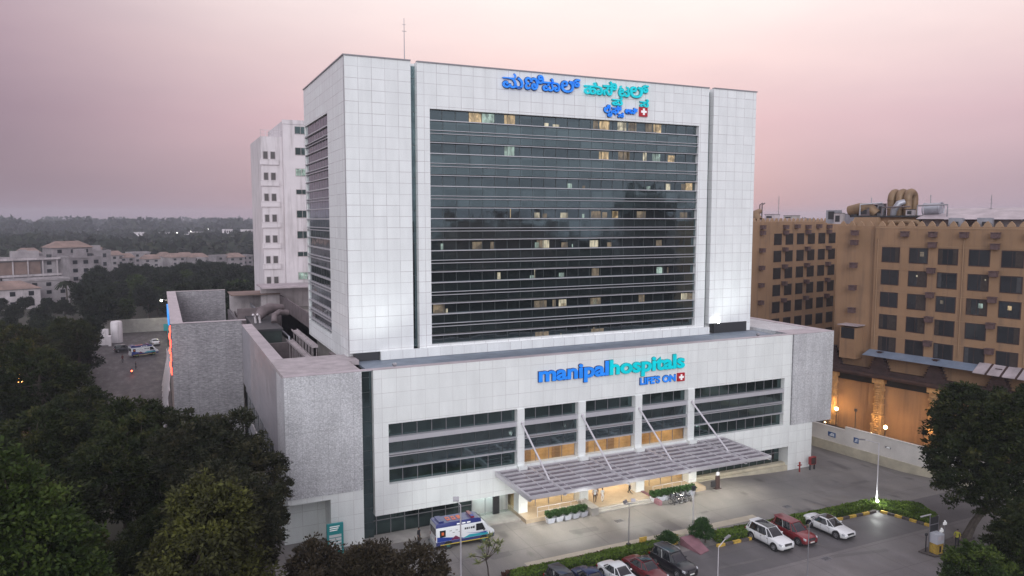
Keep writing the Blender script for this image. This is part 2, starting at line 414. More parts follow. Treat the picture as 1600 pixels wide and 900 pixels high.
def dup(root, loc, rz=0, label=None, scale=None):
    def cp(o, par):
        c = o.copy(); C.objects.link(c)
        if par: c.parent = par
        for ch in list(o.children): cp(ch, c)
        return c
    r = cp(root, None); r.location = loc; r.rotation_euler = (0, 0, rz)
    if scale: r.scale = (scale,)*3 if isinstance(scale, (int, float)) else scale
    if label: r['label'] = label
    return r
def lamp(kind, parent, loc, energy, col=(1, 1, 1), target=None, size=.2, spot=None, blend=.6, name=None, sy=None):
    l = bpy.data.lights.new(name or 'lamp_light', kind); l.energy = energy; l.color = col
    if kind == 'SPOT': l.spot_size = R(spot or 80); l.spot_blend = blend; l.shadow_soft_size = max(size, .4) if energy > 1000 else size
    elif kind == 'POINT': l.shadow_soft_size = size
    elif kind == 'AREA':
        l.size = size; l.spread = R(120)
        if sy: l.shape = 'RECTANGLE'; l.size_y = sy
    o = bpy.data.objects.new(name or 'lamp_light', l); C.objects.link(o); o.location = loc
    if target is not None: o.rotation_euler = (Vector(target)-Vector(loc)).to_track_quat('-Z', 'Y').to_euler()
    if parent: o.parent = parent
    return o

# ================================================================== ground
def sst(a, b, x):
    t = np.clip((x-a)/(b-a), 0, 1); return t*t*(3-2*t)
def gz(x, y):
    """the forecourt falls half a metre towards its far right end"""
    return float(-.52*sst(40, 53, np.array(x))*sst(-21, -12, np.array(y)))
def sheet(name, xs, ys, dz, m, kind='structure', far=None):
    X, Y = np.meshgrid(xs, ys); Z = -.52*sst(40, 53, X)*sst(-21, -12, Y) + dz
    n = len(xs); v = np.stack([X.ravel(), Y.ravel(), Z.ravel()], 1)
    f = [(j*n+i, j*n+i+1, (j+1)*n+i+1, (j+1)*n+i) for j in range(len(ys)-1) for i in range(n-1)]
    me = bpy.data.meshes.new(name); me.from_pydata(v.tolist(), [], f); me.materials.append(MAT[m])
    me.polygons.foreach_set('use_smooth', [True]*len(f))
    o = bpy.data.objects.new(name, me); C.objects.link(o); return tag(o, kind=kind)
def asphaltmat(name, base, warm, stain=1.0):
    m, t, b = newmat(name)
    p = t.node('ShaderNodeNewGeometry').outputs['Position']
    n1 = t.noise(p, .16, 5, .6); n2 = t.noise(t.vmath('MULTIPLY', p, (1, .35, 1)), .7, 4, .65); n3 = t.noise(p, 9, 2)
    c = t.mix(t.maprange(n1, .35, .65), base, warm)
    k = t.math('ADD', t.maprange(n2, .3, .72, .74, 1.20), t.maprange(n3, .3, .7, -.07, .07))
    c = t.mix(1.0, c, t.comb(k, k, k), 'MULTIPLY')
    spots = t.voronoi(t.vmath('MULTIPLY', p, (.5, .28, 1)), .7)
    c = t.mix(t.math('MULTIPLY', t.maprange(t.math('ADD', spots, t.math('MULTIPLY', n2, .3)), .20, .34, .5*stain, 0), 1), c, (.045, .042, .042))
    # cast bays: thin joints every few metres, and cracks
    x, y, z = t.sep(p)
    jx = t.math('LESS_THAN', t.math('FRACT', t.math('DIVIDE', t.math('ADD', x, .7), 7.1)), .010)
    jy = t.math('LESS_THAN', t.math('FRACT', t.math('DIVIDE', t.math('ADD', y, 1.3), 4.4)), .015)
    c = t.mix(t.math('MULTIPLY', t.math('MAXIMUM', jx, jy), .4), c, (.05, .045, .045))
    t.put(b.inputs['Base Color'], c)
    t.put(b.inputs['Roughness'], t.maprange(n2, .3, .7, .42, .80))
    bn = t.node('ShaderNodeBump'); bn.inputs['Strength'].default_value = .25; bn.inputs['Distance'].default_value = .03
    t.put(bn.inputs['Height'], n3); t.put(b.inputs['Normal'], bn.outputs[0])
asphaltmat('forecourt', (.175, .163, .16), (.225, .208, .195))
asphaltmat('parking', (.105, .098, .102), (.140, .128, .130), .8)
asphaltmat('lane', (.165, .150, .152), (.20, .182, .180), .8)
asphaltmat('yard', (.042, .036, .039), (.058, .05, .052))  # far darker than the other asphalt: the yard's weak light is put into the colour
mat('soil', (.050, .048, .034), .95, 0, .5, .02)
mat('pale_strip', (.42, .37, .30), .8, 0, .18, .5)
xs = [-2800, -2000, -900, -400, -150, -60, -20, 0, 20, 38] + list(np.arange(40, 54.1, 1.0)) + [57, 62, 70, 100, 160, 300, 900, 2000, 2800]
ys = [-1400, -900, -300, -120, -60, -30, -24, -21.5] + list(np.arange(-21, -11.9, 1.0)) + [-8, 0, 20, 60, 120, 300, 700, 1500, 2200, 2800]
sheet('ground', xs, ys, -.02, 'soil')
fx = [-9, 0, 20, 38] + list(np.arange(40, 54.1, 1.0)) + [58, 63.9, 66.5]
sheet('driveway', fx, [-21.3] + list(np.arange(-21, -11.9, 1.0)) + [-9, -5, 0, 20, 60], 0, 'forecourt')
sheet('parking_ground', fx, [-27.2, -24, -21.3], .004, 'parking')
sheet('road', [-9, 0, 20, 38, 50, 63.9, 66.5, 69], [-62, -45, -35, -27.2], 0, 'lane')
sheet('yard_ground', [-60, -40, -16.2], [30, 60, 100, 152], 0, 'yard')
sheet('side_path', [-16.2, -9], [-30, 0, 31], 0, 'yard')
sheet('drain_strip', [11.5, 20, 28, 36, 38], [-18.2, -17.1], .008, 'pale_strip')

asphaltmat('patch', (.135, .125, .124), (.165, .152, .15), .8)
rp = random.Random(2)
for i, (x, y, w_, h_) in enumerate(((43.5, -18.6, 2.6, .5), (46.8, -17.2, .45, 3.2), (33.8, -14.5, 1.1, .5), (20.0, -13.2, 3.0, 1.1), (28.5, -15.8, 1.4, 2.2), (10.2, -14.8, 2.2, 1.0), (38.4, -24.6, .3, 3.0), (29.0, -25.4, 5.0, .35), (40.5, -28.4, 6.0, .5), (31.0, -31.0, .6, 2.4), (57.5, -14.0, 2.4, .7), (60.5, -8.0, .8, 3.5))):
    a = rp.uniform(-.25, .25); ca, sa = math.cos(a), math.sin(a); n_ = 10; pts_ = []
    for k in range(n_*2):
        q = k/n_; u, v = [(q*2*2-1, -1), (1, (q-.5)*4-1), (1-(q-1)*4, 1), (-1, 1-(q-1.5)*4)][min(3, int(q*2))]
        u = u*w_/2*rp.uniform(.9, 1.08); v = v*h_/2*rp.uniform(.85, 1.1); pts_.append((x+u*ca-v*sa, y+u*sa+v*ca))
    mb_ = MB(); mb_.add([(p, q, gz(p, q)+(.016 if y > -27 else .008)) for p, q in pts_], [tuple(range(len(pts_)))]); tag(mb_.build('asphalt_patch', 'patch'), kind='structure')
# ================================================================== hospital building
H = thing('hospital_building', 'white panelled hospital block with tall dark green glass front over a wide podium', 'building')
TW, TD, TZ, PZ, PY = 52.6, 22.7, 46.8, 16.6, -6.95
# tower walls (1 m thick front leaf around the glass, solid core behind)
w = MB()
w.box(0, 6.83, 0, 1, 17.1, TZ); w.box(45.81, TW, 0, 1, 17.5, TZ)
w.box(7.5, 8.85, -.0, 1, 17.1, TZ-.04); w.box(43.6, 45.08, 0, 1, 17.1, TZ-.04); w.box(8.85, 43.6, 0, 1, 42.15, TZ-.04)
w.box(8.85, 43.6, 0, 1, 17.1, 17.42)
w.box(0, 1, 1, 8.45, 16.0, TZ); w.box(0, 1, 8.45, 22.45, 42.25, TZ); w.box(0, 1, 22.45, TD, 16, TZ); w.box(0, 1, 8.45, 22.45, 16, 17.9)
w.box(TW-1, TW, 1, TD, 16, TZ)
w.box(1, TW-1, 1.0, TD, 16, 46.1)
w.box(1.0, TW-1, 0.999, 1.4, 46.1, TZ-.05)
w.build('tower_wall', 'tower_panel', H)
b = MB().box(3.2, 45.6, -.45, 0, 16.25, 17.15); b.build('base_ledge', 'tower_panel', H)
MB().box(.6, 3.1, .0, .99, 16.2, 17.08).build('plinth_shade_block', 'steel_dark', H); MB().box(46.7, 52.0, .0, .99, 16.2, 17.48).build('plinth_shade_block', 'steel_dark', H)  # flush dark blocks: shade of the gap under the tower ends put into the colour
b = MB().box(52.0, TW, 0, .98, 16.3, 17.49); b.build('corner_post', 'tower_panel', H)
cp = MB().box(-.1, 6.83, -.1, .35, TZ, TZ+.12).box(7.5, 45.08, -.1, .35, TZ-.04, TZ+.08).box(45.81, TW+.1, -.1, .35, TZ, TZ+.12)
cp.box(-.1, .35, .35, TD, TZ, TZ+.12).box(TW-.25, TW+.1, .35, TD, TZ, TZ+.12).box(-.06, .0, -.06, .0, 16.8, TZ)
cp.build('coping', 'coping', H)
for x0, x1 in ((6.83, 7.5), (45.08, 45.81)):
    s = MB().box(x0+.002, x1-.002, .75, .998, 16.4, TZ-.35)
    for z in np.arange(18, 46, 3.395): s.box(x0+.002, x1-.002, .72, .75, z, z+.06, 1)
    s.build('glass_strip', ['strip_glass', 'mullion_dark'], H)
# curtain wall: a clear band and a spandrel band for each storey
FL, ZV = 3.395, 42.13
GX0, GX1, NB = 8.852, 43.598, 23
bw = (GX1-GX0)/NB
def vz(k): return ZV - FL*k
for k in range(8):
    zt = vz(k); zb = max(zt-1.12, 17.42)
    g = MB().box(GX0, GX1, .55, .60, zb, zt)
    for i in range(1, NB): g.box(GX0+i*bw-.03, GX0+i*bw+.03, .50, .549, zb, zt, 1)
    g.build('window_band', ['vision_glass', 'mullion_dark'], H)
    if k < 7:
        g = MB()
        for za, zc in ((zt-2.15, zt-1.22), (zt-2.42, zt-2.22), (zt-3.28, zt-2.54)):
            g.box(GX0, GX1, .30, .60, za, zc)
            for i in range(1, NB): g.box(GX0+i*bw-.018, GX0+i*bw+.018, .285, .299, za, zc, 1)
        g.build('spandrel_band', ['spandrel_glass', 'mullion_dark'], H)
    for dz_, th, pr in ((0, .07, .02), (-1.12, .09, .0), (-2.15, .055, .05), (-2.47, .055, .05)):
        if zt+dz_ < 17.6: continue
        if k == 0 and dz_ == 0: continue
        MB().box(GX0, GX1, pr, .55, zt+dz_-th+.02, zt+dz_+.02).build('glazing_fin', 'fin_white', H)
# rooms with their lights on (column, storey, kind)
lit = [(3, 0, 'warm', 1, 1), (4, 0, 'cool', 1, 1), (5.75, 0, 'warm', .9, 1), (9, 0, 'pale', .4, .4), (9.7, 0, 'pale', .6, .3), (13.2, 0, 'dim', .5, 1), (13.75, 0, 'warm', .95, 1), (15.4, 0, 'pale', .85, 1), (16.4, 0, 'dim', .8, 1), (18, 0, 'dim', .7, 1), (18.75, 0, 'warm', .8, 1),
       (5.75, 1, 'cool', .85, 1), (13.75, 1, 'warm', .9, .9), (15.5, 1, 'dim', 1, 1), (16.3, 1, 'dim', .3, 1), (17.8, 1, 'pale', .4, 1), (18.7, 1, 'cool', .8, .9), (20.2, 1, 'warm', .7, .8),
       (18.2, 2, 'cool', .4, .4), (21.6, 2, 'dim', .5, .8), (22.0, 2, 'warm', .75, .9),
       (6.2, 3, 'warm', .12, 1), (8.2, 3, 'pale', .5, .6), (8.9, 3, 'dim', .4, .5), (10.4, 3, 'pale', .7, .6), (13.1, 3, 'dim', .9, .8), (15.0, 3, 'warm', .6, .8), (17.3, 3, 'dim', .9, .8), (21.5, 3, 'dim', .8, .7),
       (3.2, 4, 'dim', .8, .8), (8.4, 4, 'dim', .5, .9), (8.9, 4, 'pale', .6, .9), (10.5, 4, 'dim', .6, .6), (13.0, 4, 'pale', .8, .8), (19.2, 4, 'dim', .6, .7),
       (8.2, 5, 'pale', .12, 1), (10.3, 5, 'cool', .5, .5), (13.2, 5, 'dim', .7, .9), (19.3, 5, 'cool', .6, .8),
       (0.2, 6, 'dim', .9, 1), (8.2, 6, 'dim', 1.1, .8), (10.3, 6, 'pale', .7, .8), (13.1, 6, 'dim', 1.0, .8), (17.6, 6, 'dim', .6, .9), (21.8, 6, 'pale', .7, .8), (22.4, 6, 'dim', .6, .8), (8.3, 7, 'dim', 1.2, .6), (13.2, 7, 'dim', 1.2, .5)]
rl_ = random.Random(12)
lit += [(rl_.uniform(0, 22), rl_.choice([2, 3, 3, 4, 4, 5, 6, 6, 7]), rl_.choice(['dim', 'dim', 'pale', 'cool']), rl_.uniform(.12, .5), rl_.uniform(.25, .9)) for _ in range(20)]
for c_, k, kind_, wd, ht in lit:
    zt = vz(k)-.08; x0 = GX0+c_*bw+.05
    MB().box(x0, min(x0+wd*bw-.08, GX1-.02), .535, .545, zt-1.0*ht if ht >= .95 else zt-.98, (zt if ht >= .95 else zt-.98+.98*ht)).build('lit_window', 'lit_'+kind_, H)
# left side glazing
g = MB().box(.2, .6, 8.45, 22.45, 17.9, 42.25)
for y in np.arange(8.45+1.55, 22.3, 1.55): g.box(.185, .199, y-.025, y+.025, 17.9, 42.25, 1)
g.build('side_glazing', ['side_glass', 'mullion_dark'], H)
for k in range(8):
    zt = vz(k)
    for dz_, th in ((0, .10), (-1.12, .14), (-2.15, .08), (-2.47, .08)):
        if 18 < zt+dz_ < 42: MB().box(-.03, .199, 8.45, 22.45, zt+dz_-th, zt+dz_).build('glazing_fin', 'fin_white', H)
# podium --------------------------------------------------------------------------------
RX = 53.08
w = MB()
w.box(.65, 2.05, PY, PY+.7, 2.45, PZ); w.box(52.0, RX, PY, PY+.7, 2.55, PZ)
w.box(2.05, 52.0, PY, PY+.7, 11.28, PZ)
w.box(2.05, 15.55, PY, PY+.7, 2.45, 5.36); w.box(38.25, 52.0, PY, PY+.7, 2.55, 5.36)
w.box(16.45, 37.3, PY, PY+.7, 4.75, 5.36)
w.build('podium_front_wall', 'podium_panel', H)
for x0, x1 in ((15.60, 16.40), (22.80, 23.70), (30.05, 30.95), (37.30, 38.20)):
    MB().box(x0, x1, PY-.12, PY+.69, 5.36, 11.28).box(x0-.05, x1+.15, PY-.55, PY+.7, 0, 5.355).build('pier', 'podium_panel', H)
c = MB().box(1, 52, PY+.72, 0.99, 8.6, 16.0)           # body behind the front leaf (offices above the lobby)
c.box(1, 15.5, PY+2.2, .99, 0, 8.6).box(38.3, 52, PY+2.2, .99, 0, 8.6).box(15.5, 38.3, 3.0, 3.4, 0, 8.6)
c.box(1, TW-1, 3.4, 62, 0, 15.9)
c.build('podium_core', 'concrete', H)
MB().box(.64, RX, PY+.68, .0, 16.0, 16.22).build('podium_roof', 'roof_blue', H)
MB().box(-7.47, RX+.05, PY-.03, PY+.75, PZ, PZ+.06).box(RX+.05, 60.05, PY-.03, -3.9, PZ, PZ+.06).box(59.0, 60.05, -3.9, 12, PZ-.5, PZ+.06).build('parapet_coping', 'parapet_cap', H)
MB().box(RX-.6, 60.0, -3.9, 14, 15.6, 15.9).build('right_roof', 'roof_dirt', H)
# windows of the podium front: glass bands, white ledges
rows = [(9.95, 11.28, PY+.60, 'dark_glass'), (8.36, 9.45, PY+.30, 'spandrel_glass'), (6.95, 8.06, PY+.30, 'spandrel_glass'), (5.36, 6.84, PY+.60, 'dark_glass')]
bays = [(2.05, 15.60, 9), (16.40, 22.80, 4), (23.70, 30.05, 4), (30.95, 37.30, 4), (38.20, 52.0, 10)]
for bi, (x0, x1, nb) in enumerate(bays):
    for ri, (z0, z1, y, gm) in enumerate(rows):
        if ri == 3 and bi in (1, 2, 3): continue
        g = MB().box(x0, x1, y, y+.05, z0, z1); s = (x1-x0)/nb
        for i in range(1, nb): g.box(x0+i*s-.035, x0+i*s+.035, y-.04, y-.001, z0, z1, 1)
        g.build('window_band', [gm, 'steel_grey' if ri in (0, 3) else 'mullion_dark'], H)
    MB().box(x0, x1, PY+.02, PY+.68, 9.47, 9.93).build('window_ledge', 'fin_white', H)
    MB().box(x0, x1, PY-.02, PY+.5, 8.27, 8.345).box(x0, x1, PY-.02, PY+.5, 8.07, 8.145).build('glazing_fin', 'fin_white', H)
    MB().box(x0, x1, PY-.02, PY+.5, 6.85, 6.94).build('glazing_fin', 'fin_white', H)
# lobby: double height, timber lined, warmly lit, behind clear glass
LX0, LX1 = 16.45, 37.3
l = MB().box(LX0, LX1, 2.2, 2.98, .4, 8.5); l.build('lobby_back_wall', 'lobby_wood', H)
MB().box(LX0, LX1, PY+.9, 2.2, 8.3, 8.58).build('lobby_ceiling', 'render_white', H)
MB().box(15.5, 38.3, -9.3, 2.2, -.3, .42).build('entrance_platform', 'lobby_floor', H)
MB().box(LX0-.6, LX0-.01, PY+.75, 2.2, .43, 8.3).box(LX1+.01, LX1+.6, PY+.75, 2.2, .43, 8.3).build('lobby_side_wall', 'lobby_wood', H)
for x0, x1 in ((18, 20.6), (26.0, 29.0), (32.0, 33.5)):
    MB().box(x0, x1, -.4, 1.2, .425, 1.5).box(x0-.1, x1+.1, -.5, 1.3, 1.5, 1.56, 1).build('reception_desk', ['lobby_wood', 'roof_sheet'], H)
for x in (19.5, 23.2, 27, 30.5, 34.2):
    MB().box(x-.35, x+.35, -1.6, -.9, .43, 8.29).build('lobby_column', 'hotel_tan_pale', H)
m, t, b_ = newmat('clear_glass')
tr = t.node('ShaderNodeBsdfTransparent'); tr.inputs[0].default_value = (.86, .88, .84, 1); gl = t.node('ShaderNodeBsdfGlossy'); gl.inputs['Roughness'].default_value = .03
fr = t.node('ShaderNodeFresnel'); fr.inputs[0].default_value = 1.5; ms = t.node('ShaderNodeMixShader')
t.put(ms.inputs[0], t.math('MULTIPLY_ADD', fr.outputs[0], .9, .04)); t.l.new(tr.outputs[0], ms.inputs[1]); t.l.new(gl.outputs[0], ms.inputs[2]); t.l.new(ms.outputs[0], m.node_tree.nodes['Material Output'].inputs[0])
for (x0, x1) in ((16.45, 22.75), (23.75, 30.0), (31.0, 37.25)):
    g = MB().quad((x0, PY+.62, 5.37), (x1, PY+.62, 5.37), (x1, PY+.62, 6.84), (x0, PY+.62, 6.84)); s = (x1-x0)/4
    for i in range(0, 5): g.box(x0+i*s-.035, x0+i*s+.035, PY+.58, PY+.615, 5.37, 6.84, 1)
    g.build('lobby_window', ['clear_glass', 'steel_grey'], H)
    if x0 < 23 or x0 > 30.5:
        g = MB().quad((x0, PY+.62, .43), (x1, PY+.62, .43), (x1, PY+.62, 4.74), (x0, PY+.62, 4.74)); s = (x1-x0)/4
        for i in range(0, 5): g.box(x0+i*s-.04, x0+i*s+.04, PY+.58, PY+.615, .43, 4.74, 1)
        g.box(x0, x1, PY+.57, PY+.616, 2.5, 2.6, 1)
        g.build('lobby_window', ['clear_glass', 'steel_grey'], H)
for x in (19.6, 27.0, 34.0):
    lamp('AREA', H, (x, -1.8, 8.2), 430, (1, .82, .58), (x, -1.8, 0), 5.5, sy=5)
    lamp('AREA', H, (x, -4.6, 4.6), 120, (1, .84, .62), (x, -3.8, 0), 5, sy=2)
# ground-floor glazing under the front panels
for x0, x1, nb in ((-.40, 11.0, 8), (38.3, 52.6, 12)):
    g = MB().box(x0, x1, -5.75, -5.7, .3 if x0 > 30 else .1, 3.2); s = (x1-x0)/nb
    for i in range(1, nb): g.box(x0+i*s-.035, x0+i*s+.035, -5.80, -5.751, .1 if x0 < 30 else .3, 3.2, 1)
    g.box(x0, x1, -5.80, -5.752, 1.5, 1.57, 1)
    g.build('ground_floor_glazing', ['dark_glass', 'steel_grey'], H)
MB().box(.64, 15.5, PY+.69, -4.8, 2.5, 2.7).box(38.3, 52.6, PY+.69, -4.8, 2.6, 2.8).build('soffit', 'render_white', H)
# lit casualty room left of the entrance
MB().box(11.0, 15.5, -4.85, -4.78, 0, 2.5).build('clinic_wall', 'render_white', H)
g = MB().quad((11.0, -5.75, .15), (15.5, -5.75, .15), (15.5, -5.75, 2.5), (11.0, -5.75, 2.5))
for x in (11.0, 12.5, 14.9): g.box(x-.03, x+.03, -5.8, -5.751, .15, 2.5, 1)
g.build('clinic_window', ['clear_glass', 'steel_grey'], H)
MB().box(13.4, 14.0, -5.9, -5.82, .12, 2.15, 0).box(13.32, 13.4, -5.9, -5.82, .12, 2.2, 1).box(14.0, 14.08, -5.9, -5.82, .12, 2.2, 1).box(13.32, 14.08, -5.9, -5.82, 2.15, 2.23, 1).build('clinic_door', ['car_glass', 'steel_dark'], H)
lamp('AREA', H, (13.2, -5.3, 2.46), 70, (.72, .95, .92), (13.2, -5.3, 0), 3.2, sy=.7)
MB().box(38.3, 52.98, -6.5, -5.82, -.8, .40).box(38.3, 52.98, -6.9, -6.501, -.8, .12).build('right_terrace', 'wall_plinth', H)
MB().box(-.45, 15.45, -8.2, -5.8, -.2, .12).build('left_terrace', 'concrete', H)
# dark slots and textured end blocks
for x0, x1, y in ((-.45, .648, -6.2), (RX+.002, 53.34, -6.3)):
    s = MB().box(x0, x1, y, y+.2, .1, 16.4)
    for z in np.arange(1.6, 16, 1.42): s.box(x0, x1, y-.02, y-.001, z, z+.05, 1)
    s.build('glass_slot', ['strip_glass', 'mullion_dark'], H)
MB().box(-7.47, -.45, PY, -2.0, 5.25, PZ).build('left_textured_block', 'rippled_cladding', H)
MB().box(53.34, 60.05, PY, 14, 5.2, PZ-.0).build('right_textured_block', 'rippled_cladding', H)
MB().box(-3.55, -.45, PY+.05, -2, 0, 5.25).box(-7.4, -3.55, -4.2, -2, 0, 5.25).box(-7.4, -3.55, PY+.05, -4.2, 4.75, 5.25).build('left_base_wall', 'podium_panel', H)
MB().box(53.0, 56.9, PY+.03, 12, -.8, 5.2).build('right_base_wall', 'podium_panel', H)
# left wing: side wall, parapet, sunken plant roof
s = MB().box(-7.47, -6.7, -2.0, 30.8, 8.7, PZ).box(-7.2, -6.7, -2.0, 30.8, 0, 8.7)
s.build('side_wall', 'grey_panel', H)
for z0, z1 in ((1.0, 3.3), (5.0, 7.6)):
    g = MB()
    for y in np.arange(3.5, 29, 4.2): g.box(-7.26, -7.201, y, y+3.0, z0, z1).box(-7.32, -7.261, y-.1, y+3.1, z0-.15, z0, 1)
    g.build('side_window_row', ['dark_glass', 'render_white'], H)
MB().box(-7.5, -6.2, 2.45, 30.75, PZ, PZ+.07).box(-6.7, -6.25, 2.5, 30.7, 12, PZ).build('side_parapet', 'parapet_cap', H)
MB().box(-7.5, -.44, PY+.751, 2.45, PZ-.25, PZ+.065).box(-.44, .63, -1.5, 2.3, PZ-.4, PZ+.05).build('corner_roof', 'roof_pink', H)
MB().box(-7.0, -.1, 1.9, 2.4, 11, PZ-.3).box(-.5, -.05, 2.4, 8, 11.3, 16.0).build('roof_well_wall', 'pipe_brown', H)
MB().box(-6.7, -.02, 2.4, 62, 8.6, 9.0).build('well_floor', 'steel_dark', H)
MB().box(-6.2, -.1, 27.0, 27.4, 9.0, 14.4).box(-6.6, -.1, 46.5, 47.0, 11.4, 17.0).box(1.2, 1.0, 22.8, 60, 11.4, 18.0).build('roof_wall', 'pipe_brown', H)
MB().box(-5.6, -2.2, 30, 46, 15.6, 15.9).box(-5.4, -2.4, 30.2, 45.8, 11.4, 15.6, 1).build('plant_room', ['steel_dark', 'shed_green'], H)
MB().box(-2.5, 9, 50, 58, 19.6, 19.8).box(-2, 9, 56, 57, 11.4, 19.6, 1).build('sheet_roof', ['roof_sheet', 'render_dirty'], H)
MB().box(-6.5, 1, 62, 62.3, 11.4, 18.2).box(-6.8, 1, 55, 62, 18.2, 18.35, 1).build('back_shed', ['render_dirty', 'terracotta'], H)
# rear block: hollow screen of woven cladding
rb = MB().box(-16.1, -7.48, 30.8, 31.3, 0, 17.2).box(-16.1, -15.5, 31.3, 79, 0, 17.2).box(-15.5, -6.0, 78.4, 79, 0, 17.2).box(-7.0, -6.6, 31.4, 60, 9, 15.5, 1)
rb.box(-15.5, -7, 31.3, 78.4, 8.8, 9.2, 1)
rb.build('rear_screen_wall', ['woven_cladding', 'roof_dirt'], H)
MB().box(-16.2, -6.9, 30.7, 31.4, 17.2, 17.27).box(-16.2, -14.7, 31.4, 79.1, 17.2, 17.27).box(-14.7, -6, 78.3, 79.1, 17.2, 17.27).build('rear_coping', 'parapet_cap', H)
# aluminium screen on the rear flank
sc_ = MB()
for i in range(9): sc_.bar((-17.6, 33+i*4.5, 1.5), (-16.3, 33+i*4.5, 11.5-i*.4), .12)
for z in (3, 5.5, 8): sc_.bar((-17.4+z*.1, 33, z), (-17.4+z*.1, 69, z), .1)
sc_.build('flank_truss', 'steel_white', H)
# entrance canopy: steel grid with laminated panes hung from the piers
K = thing('entrance_canopy', None, None); K.parent = H
CX0, CX1, CY0, CY1, CZ = 13.1, 42.4, -14.9, -6.98, 5.0
def sk(y): return CY0 + .0
f = MB()
for i in range(8):
    y = CY1 - .12 - (CY1-CY0-.24)*i/7; hh = .34 if i in (0, 5, 7) else .2; ww = .24 if i in (5, 7) else .13
    f.box(CX0, CX1, y-ww/2, y+ww/2, CZ-hh+.1, CZ+.1)
f.build('purlin_grid', 'steel_white', K)
for x in (CX0+.1, 16.9, 24.05, 31.5, 39.0, CX1-.1): MB().box(x-.13, x+.13, CY0, CY1, CZ-.36, CZ+.13).build('rafter', 'steel_white', K)
f = MB()
for i in range(7):
    y1 = CY1-.12-(CY1-CY0-.24)*i/7; y0 = CY1-.12-(CY1-CY0-.24)*(i+1)/7
    f.box(CX0+.3, CX1-.3, y0+.12, y1-.12, CZ-.08, CZ-.04)
    x = CX0+2.4
    while x < CX1-1: f.box(x-.03, x+.03, y0+.12, y1-.12, CZ-.039, CZ+.03, 1); f.ball((x, y0+.2, CZ+.07), .05, n=6, m=4, mi=1); x += 2.43
f.build('canopy_panes', ['canopy_glass', 'steel_white'], K)
MB().box(CX0, CX1, CY0-.1, CY0-.001, CZ-.1, CZ+.16).build('gutter', 'steel_white', K)
for xa, xb in ((16.05, 16.85), (23.2, 24.03), (30.5, 31.53), (37.75, 39.2)):
    MB().tube([(xa, PY-.1, 9.9), (xb, -11.8, 5.12)], .10, 8).tube([(xa, PY-.05, 9.7), (xa, PY-.32, 9.95)], .12, 8).build('strut', 'steel_white', K, smooth=True)
for x in (15.0, 20.5, 27.8, 35.2, 40.7):
    MB().tube([(x, -11, 4.62), (x, -11, 4.66)], .16, 12).build('downlight', 'lamp_on', K)
    lamp('SPOT', K, (x, -11, 4.58), 1150, (1, .96, .84), (x, -11.3, 0), .35, 140, .8)

# ================================================================== wall signs
def textmesh(body, offset=0., bevel=0., fill=True):
    c = bpy.data.curves.new('lettering', 'FONT'); c.body = body; c.size = 1; c.extrude = .12; c.offset = offset
    if bevel: c.bevel_depth = bevel; c.bevel_resolution = 1
    if not fill: c.fill_mode = 'NONE'
    o = bpy.data.objects.new('lettering', c); C.objects.link(o)
    bpy.context.view_layer.update()
    me = bpy.data.meshes.new_from_object(o.evaluated_get(bpy.context.evaluated_depsgraph_get()))
    bpy.data.objects.remove(o); bpy.data.curves.remove(c)
    return me
def textinto(mb, body, x0, x1, z0, z1, yf, yb, mi=0, **kw):
    me = textmesh(body, **kw); n = len(me.vertices); a = np.empty(n*3); me.vertices.foreach_get('co', a); a = a.reshape(-1, 3)
    lo, hi = a.min(0), a.max(0)
    X = x0 + (a[:, 0]-lo[0])/(hi[0]-lo[0])*(x1-x0); Z = z0 + (a[:, 1]-lo[1])/(hi[1]-lo[1])*(z1-z0); Y = yb + (a[:, 2]-lo[2])/(hi[2]-lo[2])*(yf-yb)
    mb.add(list(zip(X.tolist(), Y.tolist(), Z.tolist())), [tuple(p.vertices) for p in me.polygons], mi)
    bpy.data.meshes.remove(me)
def cross_emblem(parent, x0, x1, z0, z1, yb, depth):
    e = MB().box(x0, x1, yb-depth, yb, z0, z1).build('cross_emblem', 'sign_red', parent)
    cx, cz, s = (x0+x1)/2, (z0+z1)/2, (x1-x0)
    MB().box(cx-s*.11, cx+s*.11, yb-depth-.06, yb-depth-.003, cz-s*.33, cz+s*.33).box(cx-s*.33, cx-s*.112, yb-depth-.06, yb-depth-.003, cz-s*.11, cz+s*.11).box(cx+s*.112, cx+s*.33, yb-depth-.06, yb-depth-.003, cz-s*.11, cz+s*.11).build('cross', 'sign_white', e)
S1 = thing('wall_sign', 'large blue and teal English lettering over the entrance canopy', 'sign', (27, PY, 13))
def loc(o, root):  # geometry given in world coordinates, seated on a placed root
    o.parent = root; o.matrix_parent_inverse = Matrix.Translation(-Vector(root.location)); return o
def english(body, x0, x1, z0, z1, m, em, y, dep):
    a = MB(); textinto(a, body, x0-.05, x1+.05, z0-.05, z1+.05, y-dep*.6, y-.02, 1, offset=.045); textinto(a, body, x0, x1, z0, z1, y-dep, y-.03, 0, offset=.028)
    return a.build('lettering', [m, em])
loc(english('manipal', 18.0, 26.45, 13.42, 15.50, 'sign_blue', 'sign_edge', PY, .28), S1)
loc(english('hospitals', 26.62, 36.6, 13.42, 15.52, 'sign_teal', 'teal_board', PY, .28), S1)
loc(english("LIFE'S ON", 30.62, 35.42, 12.44, 13.24, 'sign_blue', 'sign_edge', PY, .2), S1)
cross_emblem(S1, 35.68, 36.66, 12.38, 13.32, PY-.003, .2)
for o in S1.children:
    if o.name.startswith('cross'): loc(o, S1)
S2 = thing('wall_sign', 'large blue and teal Kannada lettering at the top of the tower front', 'sign', (27, 0, 43))
